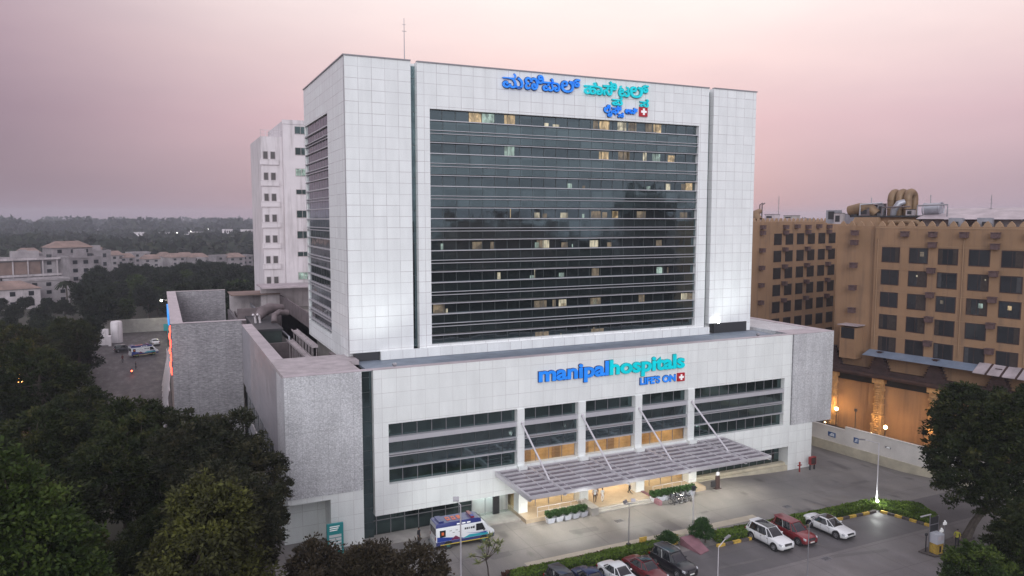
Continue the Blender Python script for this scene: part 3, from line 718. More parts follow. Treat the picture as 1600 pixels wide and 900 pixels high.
def kannada(items, m, em, name='lettering'):
    a = MB()
    for body, x0, x1, z0, z1 in items:
        textinto(a, body, x0-.06, x1+.06, z0-.06, z1+.06, -.12, -.02, 1, bevel=.028, offset=.02)
        textinto(a, body, x0, x1, z0, z1, -.32, -.03, 0, offset=.012)
    return a.build(name, [m, em])
for o in (kannada([('ಮ', 17.05, 19.5, 44.85, 46.42), ('ಣಿ', 19.72, 22.0, 44.85, 46.5), ('ಪಾ', 21.9, 24.05, 44.85, 46.25), ('ಲ್', 24.2, 26.65, 44.85, 46.42)], 'sign_blue', 'sign_edge'),
          kannada([('ಹಾ', 27.2, 29.6, 44.88, 46.25), ('ಸಿ', 29.72, 31.5, 44.88, 46.5), ('ಟ', 31.8, 33.25, 44.88, 46.1), ('ಲ್', 33.35, 35.95, 44.88, 46.42), ('ಪ', 30.95, 32.3, 43.85, 44.82), ('ಸ', 34.8, 35.95, 43.85, 44.80)], 'sign_teal', 'teal_board'),
          kannada([('ಲೈಫ್', 29.85, 32.2, 42.5, 43.85), ('ಸ', 31.75, 32.5, 42.5, 43.05), ('ಆನ್', 32.75, 34.4, 42.98, 43.7)], 'sign_blue', 'sign_edge')):
    o.parent = S2; loc(o, S2)
cross_emblem(S2, 34.72, 35.85, 42.80, 43.88, -.003, .2)
for o in S2.children:
    if o.name.startswith('cross'): loc(o, S2)
# red and blue neon on the flank of the rear block, facing away to the left
NS = thing('neon_sign', 'glowing red upright neon sign on the edge of the grey rear block', 'sign', (-16.1, 31.0, 10))
n = MB()
for z in np.arange(10.7, 17.0, .93):
    pass
zz = 10.5
for i in range(7):
    hgt = .86; a = -16.20-.1*(i % 2)
    n.tube([(a, 30.95, zz), (a-.08, 31.15, zz+hgt*.5), (a, 30.95, zz+hgt)], .11, 6); n.tube([(a, 31.15, zz+hgt*.5), (a, 31.9, zz+hgt*.4)], .09, 6); zz += .93
o = n.build('neon_tube', 'neon_red', NS, smooth=True); loc(o, NS)
o = MB().box(-16.17, -16.11, 30.85, 32.1, 10.3, 17.1).build('backing', 'sign_edge', NS); loc(o, NS)
lamp('POINT', None, (-17.0, 31.2, 13.5), 160, (1, .12, .06), size=1.5)
NB2 = thing('neon_sign', 'dim blue neon lettering further back along the grey rear block', 'sign', (-16.1, 60, 13))
for i in range(6): loc(MB().box(-16.35, -16.15, 50+i*3, 51.8+i*3, 14.6-i*.05, 16.4-i*.05).build('neon_letter', 'neon_blue', NB2), NB2)

# tower roof mast
A = thing('roof_mast', 'thin grey lightning mast on the tower roof', 'mast', (8.2, 6.5, 46.1))
MB().tube([(0, 0, 0), (0, 0, 3), (0, 0, 6.6)], [.07, .05, .03], 6).box(-.2, .2, -.2, .2, 0, .12).build('pole', 'steel_grey', A)
MB().tube([(-.25, 0, 5.2), (.25, 0, 5.2)], .03, 5).tube([(-.18, 0, 5.9), (.18, 0, 5.9)], .025, 5).build('crossbar', 'steel_grey', A)

# ================================================================== plant on the low roof
def ductrun(name, label, pts, rad, m, n=12, cat='duct'):
    t = tag(MB().tube(pts, rad, n).build(name, m, smooth=True), label, cat)
    return t
ductrun('roof_duct', 'fat brown bent duct on top of the green plant room', [(-4.4, 40, 16.3), (-3.6, 41, 17.0), (-2.4, 42, 17.4), (-.4, 43, 17.3)], [.6, .85, .8, .5], 'pipe_brown')
ductrun('roof_duct', 'short brown duct bend beside the fat duct', [(-2.6, 36, 16.0), (-2.4, 37, 16.9), (-1.6, 38, 17.2), (-.3, 38.4, 17.0)], .42, 'pipe_brown')
for i_, (xx_, ya_, yb2, zz_) in enumerate(((-5.6, 9, 25, 10.2), (-5.1, 9, 25, 10.2), (-3.4, 12, 26, 12.4), (-3.0, 12, 26, 12.4), (-6.3, 31, 45, 15.2), (-1.4, 30, 46, 14.6), (-5.9, 48, 60, 15.0), (-3.2, 48, 61, 16.2))):
    ductrun('roof_pipe', 'thin service pipe running along the cluttered low roof', [(xx_, ya_, zz_-1.2), (xx_, ya_+.2, zz_), (xx_, yb2, zz_), (xx_+.4, yb2+.3, zz_-1)], .14, ['pipe_brown', 'duct_grey'][i_ % 2], 8, 'pipe')['group'] = 'service pipes on the low roof'
for i_, (xx_, yy_, zz_) in enumerate(((-4.8, 50, 9), (-2.2, 52, 9), (-5.2, 57, 9), (-1.6, 24, 9), (-3.6, 20, 9), (-5.3, 18, 9))):
    u = thing('plant_cabinet', 'grey service cabinet among the pipes on the low roof', 'cabinet', (xx_, yy_, zz_), 0, 'service cabinets on the low roof'); MB().box(-.8, .8, -.9, .9, 0, 3.2+.4*(i_ % 3)).build('casing', ['steel_grey', 'render_dirty', 'pipe_brown'][i_ % 3], u); MB().box(-.5, .5, -.93, -.901, .8, 2.6).build('louvre', 'steel_dark', u)
for i in range(2):
    MBt = MB().tube([(-4.4-i*.6, 37, 15.9), (-4.5-i*.6, 37, 16.9), (-4.8-i*.6, 36.6, 17.2)], .16, 8)
    tag(MBt.build('vent_cowl', 'render_white', smooth=True), 'white bent vent cowl pair beside the brown roof ducts', 'vent', 'white vent cowls on the low roof')
for xx, lab in ((-1.9, 'long pale cable tray run on legs across the sunken roof'), (-.9, 'second pale cable tray closer to the tower wall')):
    t = MB()
    y0, y1, z = (9, 27, 14.6) if xx < -1 else (14, 29, 15.6)
    t.box(xx-.35, xx+.35, y0, y1, z, z+.12).box(xx-.38, xx-.32, y0, y1, z+.12, z+.3).box(xx+.32, xx+.38, y0, y1, z+.12, z+.3)
    for y in np.arange(y0+.5, y1, 2.2): t.box(xx-.3, xx-.22, y-.04, y+.04, 11.4, z).box(xx+.22, xx+.3, y-.04, y+.04, 11.4, z)
    tag(t.build('cable_tray', 'roof_pink'), lab, 'cable tray')
for i, (x, y, z) in enumerate(((-4.6, 8, 11.4), (-4.2, 13, 11.4), (-2.9, 6.5, 11.4))):
    u = thing('chiller_unit', 'dark louvred cooling unit in the shadowed roof well', 'cooling unit', (x, y, z), 0, 'cooling units in the roof well')
    MB().box(-.9, .9, -1.6, 1.6, .15, 1.7).build('casing', 'steel_dark', u)
    for dy in (-.8, .8): MB().ring((0, dy, 1.72), (0, 0, 1), .55, .07, 16, 6).tube([(0, dy, 1.7), (0, dy, 1.76)], .14, 8).build('fan', 'steel_grey', u)

# ================================================================== tan hotel behind the boundary wall
HA = R(11.5)
HB = thing('hotel_building', 'tan hotel block with rows of square dark windows and stepped brown ornaments', 'building', (75.86, -1.44, 0), HA)
w = MB()
w.box(0, 20, -60, 1.75, -.5, 29.75); w.box(.45, 20, 1.75, 7.75, -.5, 29.75)
w.box(6, 46, 30, 48, -.5, 30.2); w.box(40, 46, 7.75, 29.99, -.5, 29)
w.build('wall', 'hotel_tan', HB)
c = MB()
def crenel(px, py, ux, uy, L, z):
    k = 0.2
    while k < L-1:
        a = Vector((px+ux*k, py+uy*k, z)); nx_, ny_ = -uy, ux
        pr = [(0, 0), (1.0, 0), (.86, .35), (.62, .62), (.5, .72), (.38, .62), (.14, .35)]
        A_ = [a + Vector((ux*q, uy*q, h_)) for q, h_ in pr]; B_ = [p + Vector((nx_*.25, ny_*.25, 0)) for p in A_]
        c.add(A_+B_, [tuple(range(7)), tuple(range(13, 6, -1))] + [(i, (i+1) % 7, 7+(i+1) % 7, 7+i) for i in range(7)]); k += 1.36
for q in ((.02, 1.6, 0, -1, 61, 29.75), (.5, 7.7, 0, -1, 6, 29.75), (6.2, 30.02, 1, 0, 40, 30.2)):
    c = MB(); crenel(*q); c.build('parapet_crenellation', 'hotel_tan_pale', HB, fix=True)
tr = MB().box(-.06, -.003, -60, 1.75, 29.45, 29.6).box(-.05, -.002, -60, 1.7, 27.05, 27.12)
for z in (26.9, 23.7, 20.5, 17.3, 14.1): tr.box(-.035, -.002, -60, 1.7, z, z+.06)
tr.build('string_course', 'hotel_tan_pale', HB)
for ci in range(12):
    y1 = .58-3.81*ci
    for k in range(5):
        z1 = 26.73-3.175*k
        f = MB().box(-.05, .0, y1-2.42, y1+.1, z1-2.05, z1+.1).build('window', 'hotel_brown', HB)
        gg = MB().box(-.075, -.051, y1-2.3, y1, z1-1.93, z1)
        cw = rnd.choice([0, 0, .5, .8, 1.1]); cm = rnd.choice([2, 2, 3])
        if cw: gg.box(-.085, -.0755, y1-2.28, y1-2.28+cw, z1-1.9, z1-.03, cm)
        if rnd.random() < .35: gg.box(-.085, -.0755, y1-.5, y1-.02, z1-1.9, z1-.03, cm)
        gg.box(-.09, -.076, y1-1.18, y1-1.12, z1-1.93, z1, 1)
        gg.build('pane', ['window_dark', 'hotel_brown', 'curtain_dim', 'curtain_grey'], f)
litw = [(1, 0, 'dim', -1.9, .5), (1, 1, 'pale', -1.2, .2), (3, 1, 'pale', -2.1, .15), (4, 2, 'warm', -1.4, .45), (2, 2, 'dim', -.9, .4), (3, 2, 'cool', -1.9, .5), (6, 1, 'warm', -1.5, .8)]
for ci, k, kd, dy, s in litw:
    y1 = .58-3.81*ci+dy; z1 = 26.73-3.175*k-.45
    MB().box(-.10, -.092, y1, y1+s, z1-s*1.2, z1).build('lit_window', 'lit_'+kd, HB)
for ci in range(6):
    x0 = 17.08+3.65*ci
    for k in range(7):
        z1 = 27.95-3.2*k
        f = MB().box(x0-.1, x0+2.3, 29.95, 30.0, z1-2.05, z1+.1).build('window', 'hotel_brown', HB)
        MB().box(x0, x0+2.2, 29.92, 29.949, z1-1.95, z1).build('pane', 'window_dark', f)
for y in (1.25, -10.1, -17.7): MB().tube([(-.09, y, 12.6), (-.09, y, 28.1)], .055, 6).build('drain_pipe', 'hotel_tan_pale', HB)
def acbox(x, y, z, face):
    m_ = MB()
    if face == 0: m_.box(-.75, -.1, y-.45, y+.45, z-.62, z+.05).box(-.85, -.0, y-.5, y+.5, z+.05, z+.12, 1)
    else: m_.box(x-.45, x+.45, 29.2, 29.9, z-.62, z+.05).box(x-.5, x+.5, 29.1, 30, z+.05, z+.12, 1)
    m_.build('air_conditioner', ['rust_box', 'rust_box'], HB)
for y in (-6.3, -13.9, -21.5): [acbox(0, y, z, 0) for z in (28.95, 27.55, 24.1, 20.8, 17.5, 14.2)]
for y in (-2.6, -10.2, -17.8): acbox(0, y, 28.95, 0)
for z in (29.0, 27.6, 24.3, 21.0, 17.7): acbox(0, 4.6, z, 0)
for x in (13.0, 20.1, 27.4, 34.7): [acbox(x, 0, z, 1) for z in (29.5, 28.5, 25.3, 22.1, 18.9, 15.7)]
for x in (23.8, 31.1): acbox(x, 0, 29.6, 1)
# lower storey: orange-lit wall, brown eaves, carved pillars, stepped ornaments
MB().box(-1.3, 0, -60, 7.6, 8.15, 8.35).box(-1.5, -.0, -60, 7.6, 8.35, 8.75).box(-.9, 0, -60, 7.6, 8.75, 9.3).build('eaves', 'hotel_brown', HB)
MB().box(-.04, -.0, -60, 7.5, 7.05, 8.1).build('clerestory', 'window_dark', HB)
for y in (7.1, 0.0, -7.6, -15.3, -23, -30.6):
    p = MB()
    for z0, z1, s in ((0, 1.3, 1.15), (1.3, 1.5, 1.25), (1.5, 2.7, 1.0), (2.7, 2.9, 1.1), (2.9, 4.2, .85), (4.2, 4.4, .98), (4.4, 5.2, .8), (5.2, 5.4, .95), (5.4, 6.3, .78), (6.3, 6.6, 1.0), (6.6, 7.4, .85), (7.4, 8.14, 1.2)):
        p.box(-.05-s*.75, -.041, y-s*.7, y+s*.7, z0, z1)
    for z in np.arange(.3, 7.2, .33): p.ball((-.95, y, z), .2, .34, .13, 8, 5)
    p.build('carved_pillar', 'hotel_stone', HB)
    o = MB()
    for i in range(7):
        h_ = .38; s = 1.25*(1-i/7.6)
        o.box(-.9, -.062, y-s, y+s, 8.76+.0+i*h_+.56, 8.76+.56+(i+1)*h_-.06); o.box(-.98, -.061, y-s-.13, y+s+.13, 8.76+.56+(i+1)*h_-.06, 8.76+.56+(i+1)*h_)
    o.build('stepped_ornament', 'hotel_brown', HB)
aw = MB()
aw.add([(-1.9, 1.9, 11.45), (0, 1.9, 12.05), (0, -12.7, 12.05), (-1.9, -12.7, 11.45), (-1.9, 1.9, 11.37), (0, 1.9, 11.97), (0, -12.7, 11.97), (-1.9, -12.7, 11.37)], [(3, 2, 1, 0), (4, 5, 6, 7), (0, 1, 5, 4), (1, 2, 6, 5), (2, 3, 7, 6), (3, 0, 4, 7)])
aw.build('awning', 'sheet_blue', HB)
aw = MB()
for i in range(24):
    y = -12.75-(i//2)*1.7-(1.43 if i % 2 else 0)
    aw.add([(-2.1, y, 11.3), (0, y, 12.35), (0, y-(.24 if i % 2 else 1.4), 12.35), (-2.1, y-(.24 if i % 2 else 1.4), 11.3), (-2.1, y, 11.2), (0, y, 12.25), (0, y-(.24 if i % 2 else 1.4), 12.25), (-2.1, y-(.24 if i % 2 else 1.4), 11.2)], [(3, 2, 1, 0), (4, 5, 6, 7), (0, 1, 5, 4), (1, 2, 6, 5), (2, 3, 7, 6), (3, 0, 4, 7)], i % 2)
aw.build('striped_awning', ['roof_sheet', 'hotel_brown'], HB)
b = MB().box(-1.6, .44, 3.2, 5.6, 10.5, 15.0, 1).box(-1.9, .44, 2.9, 5.9, 15.3, 15.4).box(-1.64, -1.605, 3.4, 5.4, 13.4, 15.0, 2)
b.build('stair_cabin', ['roof_sheet', 'hotel_tan', 'window_dark'], HB)
# roof plant of the hotel
r = MB()
for y0, y1 in ((-60, -3.2),):
    r.add([(1.2, y0, 30.75), (1.2, y1, 30.75), (10, y1+2, 32.3), (10, y0, 32.3), (16, y1+2, 31), (16, y0, 31)], [(0, 1, 2, 3), (3, 2, 4, 5)])
    for y in np.arange(y1-.5, y0, -4.2): r.box(1.25, 1.4, y-.07, y+.07, 29.7, 30.73, 1)
    r.box(3, 3.2, y0, y1, 29.7, 30.7, 2)
r.build('sheet_roof', ['roof_sheet', 'steel_dark', 'roof_sheet'], HB)
MB().box(2.5, 12, -2.8, 6.5, 31.0, 31.25, 0).box(3, 11.5, -2.3, 6, 29.7, 31, 1).box(1.8, 4.0, 2.6, 6, 29.75, 31.0, 2).build('plant_deck', ['steel_dark', 'hotel_tan', 'hotel_tan_pale'], HB)
MB().box(18, 30, 32, 44, 30.2, 30.9).box(8, 14, 33, 38, 30.2, 31.4).build('roof_upstand', 'roof_sheet', HB)
def world(l): return HB.matrix_basis @ Vector(l)
def hbm(): return MB(Matrix.Translation(HB.location) @ Matrix.Rotation(HA, 4, 'Z'))
d_ = hbm()
for k in range(3):
    yk = 2.2-1.15*k
    pts = [(5, yk, 31.25)] + [(5 + .95-.95*math.cos(a), yk, 33.7+.9*math.sin(a)) for a in np.linspace(0, math.pi, 9)] + [(6.9, yk, 31.25)]
    d_.tube(pts, .56, 12)
    for zk in (32.2, 33.5): d_.ring((5, yk, zk), (0, 0, 1), .57, .06, 14, 6)
tag(d_.build('rooftop_duct', 'duct_yellow', smooth=True), 'tall ochre hooped duct rising over the hotel roof', 'duct')
tag(hbm().tube([(4.2, 8.2, 32.0), (4.2, 6.6, 32.3), (4.4, 5.0, 32.3), (4.6, 4.2, 31.5)], [.75, .85, .8, .7], 12).build('rooftop_duct', 'duct_yellow', smooth=True), 'low ochre duct bend left of the hooped duct on the hotel', 'duct')
tag(hbm().tube([(5, -2.6, 32.1), (5.4, -4.6, 32.2)], .85, 14).ring((5, -2.6, 32.1), (0, 1, 0), .86, .09).ring((5.4, -4.6, 32.2), (0, 1, 0), .86, .09).build('fan_drum', 'duct_grey', smooth=True), 'grey cylindrical fan drum right of the hooped duct', 'fan')
tag(hbm().tube([(3.6, 1.2, 31.3), (3.4, 1.0, 32.0), (3.6, .4, 33.0), (4.2, 0, 33.2)], [.4, .45, .45, .4], 10).build('vent_cowl', 'duct_grey', smooth=True), 'silver ribbed cowl in front of the hooped duct', 'vent')
tag(hbm().tube([(1.4, .6, 30.2), (1.3, -1.6, 30.35), (1.25, -3.4, 30.3), (1.2, -3.9, 29.8)], .36, 10).build('rooftop_duct', 'duct_yellow', smooth=True), 'small ochre pipe duct lying along the hotel parapet', 'duct')
for i, (y, lab) in enumerate(((10.4, 'white box chiller on the hotel roof left of the ducts'), (-8.6, 'pale metal tank box under the hotel sheet roof'), (-12.1, 'second pale metal box under the hotel sheet roof'))):
    u = hbm()
    if i == 0: u.box(3, 4.4, y-.9, y+.9, 30.2, 32.1).box(2.96, 2.999, y-.5, y+.5, 30.7, 31.9, 1)
    else: u.box(.7, 1.19, y-.9, y+.9, 29.75, 30.9).box(.66, .699, y-.35, y+.3, 29.9, 30.4, 1)
    tag(u.build('roof_unit', ['duct_grey', 'steel_dark']), lab, 'cooling unit')
for (x, y, h_, lab) in ((24, 34, 5.2, 'tall thin aerial on the rear hotel wing'), (9, -9.5, 4.0, 'thin lightning rod behind the hotel sheet roof')):
    u = hbm().tube([(x, y, 30.0), (x, y, 30+h_)], .05, 5)
    for z in (.55, .72, .85): u.tube([(x-.35, y, 30+h_*z), (x+.35, y, 30+h_*z)], .035, 5)
    tag(u.build('antenna', 'steel_grey'), lab, 'antenna')
for i, (x, y, z, w_, d2, h_, mm_) in enumerate(((4.2, 5.6, 31.25, 1.2, 1.6, 1.1, 'pipe_brown'), (5.4, 3.8, 31.25, .9, .9, 1.7, 'duct_grey'), (3.4, -1.4, 31.25, .8, 1.0, .8, 'render_dirty'), (6.4, 5.6, 31.25, 1.2, 1.2, 1.6, 'steel_dark'), (3.2, 9.2, 30.0, 1.0, 1.2, 1.6, 'render_dirty'), (9.5, 2.5, 31.25, 2.0, 2.4, 1.5, 'pipe_brown'), (10, 13, 30.0, 2.4, 3.0, 1.5, 'duct_grey'), (22, 34, 30.2, 2.0, 2.0, 1.4, 'render_dirty'), (30, 35, 30.2, 2.6, 2.0, 1.2, 'concrete'))):
    u = hbm().box(x-w_/2, x+w_/2, y-d2/2, y+d2/2, z, z+h_); u.box(x-w_/2-.05, x+w_/2+.05, y-d2/2-.05, y+d2/2+.05, z+h_, z+h_+.07, 1); u.box(x-w_/2-.02, x-w_/2-.001, y-d2*.3, y+d2*.3, z+h_*.2, z+h_*.8, 1)
    tag(u.build('plant_box', [mm_, 'steel_dark']), 'weathered box unit among the clutter on the hotel roof', 'cooling unit', 'box units on the hotel roof')
for i, pts in enumerate(([(2.9, 5.8, 31.3), (2.9, 5.8, 32.9), (4.6, 3.4, 33.1), (5.0, 3.2, 32.0)], [(3.2, -2.4, 31.3), (3.2, -2.4, 32.6), (3.2, -6.4, 32.7), (3.2, -6.4, 31.0)], [(2.7, 2.4, 31.3), (2.7, 2.4, 32.4), (2.7, -1.6, 32.5)], [(6.8, 6.2, 31.3), (6.8, 6.2, 34.0)], [(7.4, -2.2, 31.3), (7.4, -2.2, 34.2)])):
    tag(hbm().tube(pts, .11 if i < 3 else .07, 7).build('roof_pipe', ['duct_grey', 'steel_grey', 'pipe_brown'][i % 3], smooth=True), 'thin service pipe among the ducts on the hotel roof', 'pipe', 'thin pipes on the hotel roof')
tk2 = tag(hbm().tube([(4.6, 7.4, 31.0), (4.6, 7.4, 32.1), (4.6, 7.4, 32.35)], [.8, .8, .3], 14).build('water_tank', 'steel_dark', smooth=True), 'black plastic water tank beside the brown ducts on the hotel roof', 'tank')
u = hbm().tube([(13.2, 31, 30.6), (13.2, 31.5, 31.8), (14.6, 31.6, 32.2)], [.9, .7, .5], 10)
tag(u.build('rooftop_duct', 'duct_yellow', smooth=True), 'tan hooded duct at the far end of the rear hotel wing', 'duct')
u = hbm()
for i in range(2): u.tube([(16.6+i*.7, 33, 30.2), (16.6+i*.7, 33, 33.4), (16.6+i*.7, 32.4, 33.7)], .11, 6)
tag(u.build('flue_pipe', 'steel_dark', smooth=True), 'pair of thin black flue pipes on the rear hotel wing', 'pipe')

# ================================================================== boundary wall and its lamps
BW = thing('boundary_wall', 'long cream boundary wall with a stepped top between forecourt and hotel', 'wall', (64.6, -6, 0))
def wl(y): return 64.05 + (66.3-64.05)*(-.4-y)/20
w = MB()
ysl = [(40, -5.3, 2.75), (-5.3, -60, 3.2)]
for ya, yb_, h_ in ysl:
    P0, P1 = (wl(ya), ya), (wl(yb_), yb_)
    w.prism([P0, P1, (P1[0]+.25, P1[1]), (P0[0]+.25, P0[1])], -.8, h_)
    w.prism([(P0[0]-.08, P0[1]), (P1[0]-.08, P1[1]), (P1[0]-.003, P1[1]), (P0[0]-.003, P0[1])], -.8, .75, 1)
    w.prism([(P0[0]-.06, P0[1]), (P1[0]-.06, P1[1]), (P1[0]+.31, P1[1]), (P0[0]+.31, P0[1])], h_, h_+.07)
o = w.build('wall', ['wall_cream', 'wall_plinth'], BW, fix=True); loc(o, BW)
def wallboard(y, z, wd, hg, m, lab, m2='sign_white'):
    b = MB().box(wl(y)-.075, wl(y)-.02, y-wd/2, y+wd/2, z-hg/2, z+hg/2)
    for k in range(3): b.box(wl(y)-.085, wl(y)-.076, y-wd*.36, y+wd*(.1+.1*k), z+hg*(.22-.22*k)-.03, z+hg*(.22-.22*k)+.03, 1)
    tag(b.build('notice_board', [m, m2]), lab, 'sign')
wallboard(-3.4, 1.75, 1.25, .62, 'blue_board', 'wide dark blue notice board nearest the hospital block on the cream wall')
wallboard(-7.0, 1.85, .75, .7, 'blue_board', 'small square blue notice board on the cream wall')
wallboard(-11.4, 2.05, .8, .2, 'steel_grey', 'narrow grey plate on the cream wall behind the street lamp')
for x, y, h_, on, lab in ((73.4, 4.0, 2.6, 1, 'lit ball lamp behind the wall beside the textured block'), (73.2, -4.6, 2.0, 1, 'lit ball lamp behind the wall between the carved pillars'), (72.0, -.6, 3.6, 0, 'unlit dark lantern post behind the boundary wall')):
    L = thing('garden_lamp', lab, 'lamp', (x, y, 0), 0, 'lamps along the hotel lane')
    MB().tube([(0, 0, 0), (0, 0, h_-.25)], .06, 8).build('post', 'steel_dark', L)
    MB().ball((0, 0, h_), .24 if on else .22, n=14, m=10).build('lamp_head', 'lamp_warm_on' if on else 'steel_dark', L, smooth=True)
    if on: lamp('POINT', L, (0.0, 0, h_+.35), 200, (1, .55, .2), size=.25)
for y in (7.1, 0, -7.6, -15.3):
    p_ = world((-2.1, y, .4))
    f = thing('uplight', 'small uplight at the foot of a carved hotel pillar', 'lamp', p_, 0, 'uplights below the carved pillars')
    MB().tube([(0, 0, -.4), (0, 0, 0)], .12, 10).build('housing', 'steel_dark', f); MB().tube([(0, 0, .001), (0, 0, .02)], .1, 10).build('lens', 'lamp_warm_on', f)
    t_ = world((-.3, y, 7)); lamp('SPOT', f, (0, 0, .1), 700, (1, .62, .24), Vector(t_)-p_, .1, 60)
for y in (3.6, -3.8, -11.4, -19):
    p_ = world((-5.5, y, .5)); f = thing('floodlight', 'low sodium floodlight washing the orange hotel wall', 'lamp', p_, 0, 'floodlights on the hotel lane')
    MB().box(-.2, .2, -.3, .3, -.2, .15).tube([(0, 0, -.5), (0, 0, -.2)], .05, 6).build('housing', 'steel_dark', f)
    MB().box(.201, .22, -.25, .25, -.15, .1).build('lens', 'lamp_orange_on', f)
    lamp('SPOT', f, (.3, 0, .1), 380, (1, .56, .22), world((0, y, 4.2))-p_, .3, 140)
# low pale building edge of the lane

# ================================================================== white apartment block behind the tower
WBk = thing('apartment_block', 'tall off-white apartment block showing behind the tower on its left', 'building', (.1, 60, 0))
w = MB().box(2.6, 26, -.8, 18, 0, 47.4).box(-.9, 2.599, .6, 16, 0, 44.8)
w.box(2.5, 26, -.9, -.801, 46.9, 47.6)
w.build('wall', 'render_white', WBk)
for k in range(11):
    z = 41.9-3.58*k
    MB().box(-1.1, 2.0, .35, .599, z-1.9, z-1.05).box(-1.15, 2.0, .3, .599, z-1.05, z-.97).build('balcony_band', 'render_white', WBk)
for k in range(11):
    z = 43.9-3.58*k
    if z < 4: break
    for x0, x1 in ((-.6, .25), (.6, 1.5)):
        fr_ = MB().box(x0, x1, .50, .598, z-2.95, z-1.6).build('window', 'render_dirty', WBk)
        MB().box(x0+.1, x1-.1, .47, .499, z-2.87, z-1.68).build('pane', 'window_grey', fr_)
    zz = 46.6-3.58*k
    hh = 1.35 if k not in (3, 6) else .9
    m0 = 'lit_cool' if k in (2, 7) else 'dark_glass'
    fr_ = MB().box(4.55, 6.6, -.86, -.802, zz-hh, zz).build('window', 'window_frame', WBk)
    MB().box(4.63, 5.5, -.90, -.861, zz-hh+.1, zz-.1).box(5.6, 6.5, -.90, -.861, zz-hh+.1, zz-.1).build('pane', m0, fr_)
r = MB()
for x in np.arange(-.85, 2.7, .8): r.box(x-.03, x+.03, .7, .76, 44.8, 45.9)
r.box(-.9, 2.6, .7, .76, 45.3, 45.35).box(-.9, 2.6, .7, .76, 45.85, 45.92)
r.build('roof_railing', 'render_white', WBk)

# ================================================================== far houses
def block_house(name, label, cat, x, y, wx, wy, h, rz, storeys, m='render_dirty', roofm='terracotta', pitched=False, group=None, tank=False, cols=3):
    hd = thing(name, label, cat, (x, y, 0), rz, group)
    MB().box(-wx/2, wx/2, -wy/2, wy/2, 0, h).build('wall', m, hd)
    fh = h/storeys
    if pitched:
        a, b_, e, rh = wx/2+.6, wy/2+.6, h+.002, min(wy*.28, 2.6)
        MB().add([(-a, -b_, e), (a, -b_, e), (a, b_, e), (-a, b_, e), (-a*.55, 0, e+rh), (a*.55, 0, e+rh)], [(0, 1, 5, 4), (1, 2, 5), (2, 3, 4, 5), (3, 0, 4), (3, 2, 1, 0)]).build('roof', roofm, hd)
    else:
        rr = MB()
        for q in ((-wx/2-.3, wx/2+.3, -wy/2-.3, -wy/2+.1), (-wx/2-.3, wx/2+.3, wy/2-.1, wy/2+.3)): rr.box(*q, h, h+.7)
        rr.box(-wx/2-.3, -wx/2+.1, -wy/2+.1, wy/2-.1, h, h+.7).box(wx/2-.1, wx/2+.3, -wy/2+.1, wy/2-.1, h, h+.7)
        rf = rr.build('roof_parapet', m, hd)
        if tank: MB().box(-wx*.2, wx*.15, -1.5, 1.5, h+.01, h+3.2).tube([(wx*.3, 0, h), (wx*.3, 0, h+1.6)], .9, 10, 1).build('stair_head', [m, 'steel_dark'], hd)
    for s in range(storeys):
        for c in range(cols):
            xc = -wx/2 + wx*(c+.5)/cols; z0 = s*fh+fh*.32
            MB().box(xc-.8, xc+.8, -wy/2-.12, -wy/2-.0, z0, z0+fh*.45).build('window', 'window_dark', hd)
    return hd
bh = block_house('apartment_house', 'broad off-white balconied house at the far left with a stair tower on its roof', 'house', -64, 270, 26, 16, 15.2, R(24), 5, 'house_pale', cols=5, tank=True)
b = MB()
for i in range(6): b.box(-12.5+i*5, -12.1+i*5, -9.2, -8.8, 4, 15.2)
for z in (5.5, 9.0): b.box(-13.2, 13.2, -9.4, -8.0, z, z+.8)
b.box(-13.4, 13.4, -9.6, -8.001, 15.2, 15.9)
b.build('balcony', 'render_dirty', bh)
MB().box(-13.1, 2, -8.75, -8.2, 9.9, 14.6).build('brick_infill', 'terracotta', bh)
block_house('apartment_house', 'white house standing in front of the broad balconied house', 'house', -58, 246, 18, 10, 8.6, R(24), 3, 'house_pale', cols=4, tank=False)
block_house('apartment_house', 'pale house with dark roof tanks just right of the balconied house', 'house', -45, 262, 11, 12, 15.8, R(20), 5, 'house_wall', cols=3, tank=True)
block_house('apartment_house', 'cluttered house with an orange tarpaulin roof behind the balconied house', 'house', -52, 290, 15, 12, 19.0, R(24), 6, 'house_wall', 'terracotta', True, None, cols=3)
block_house('low_house', 'low terracotta-roofed house below the broad balconied house', 'house', -67, 230, 22, 10, 7.0, R(20), 2, 'render_dirty', 'terracotta', True, cols=4)
rnd.seed(11)
for i in range(15):
    x = -62+i*6.6+rnd.uniform(-1, 1); y = 452-i*3.0+rnd.uniform(-14, 22)
    block_house('row_house', 'far row house with a dull red roof above the trees', 'house', x, y, rnd.uniform(7, 11), 9, rnd.uniform(7.0, 9.8), R(rnd.uniform(10, 35)), 3, rnd.choice(['house_wall', 'house_pale']), 'terracotta', rnd.random() < .75, 'far red-roofed row houses', cols=2)
for i in range(26):
    x = -175+i*5.2+rnd.uniform(-3, 3); y = rnd.uniform(345, 470)
    block_house('town_house', 'small pale flat-roofed house in the crowd of rooftops at far left', 'house', x, y, rnd.uniform(7, 12), 9, rnd.uniform(8, 14), R(rnd.uniform(0, 45)), 3, rnd.choice(['house_wall', 'house_wall', 'house_pale', 'concrete']), 'terracotta', rnd.random() < .3, 'pale rooftops at far left', rnd.random() < .5, cols=2)
for i in range(14):
    block_house('distant_building', 'small pale building in the haze before the far tree line', 'building', -40+i*13+rnd.uniform(-4, 4), 1010+rnd.uniform(-60, 80)-i*7, rnd.uniform(8, 16), 12, rnd.uniform(9, 17), R(rnd.uniform(0, 40)), 3, 'render_white', group='pale buildings before the far tree line', cols=3)
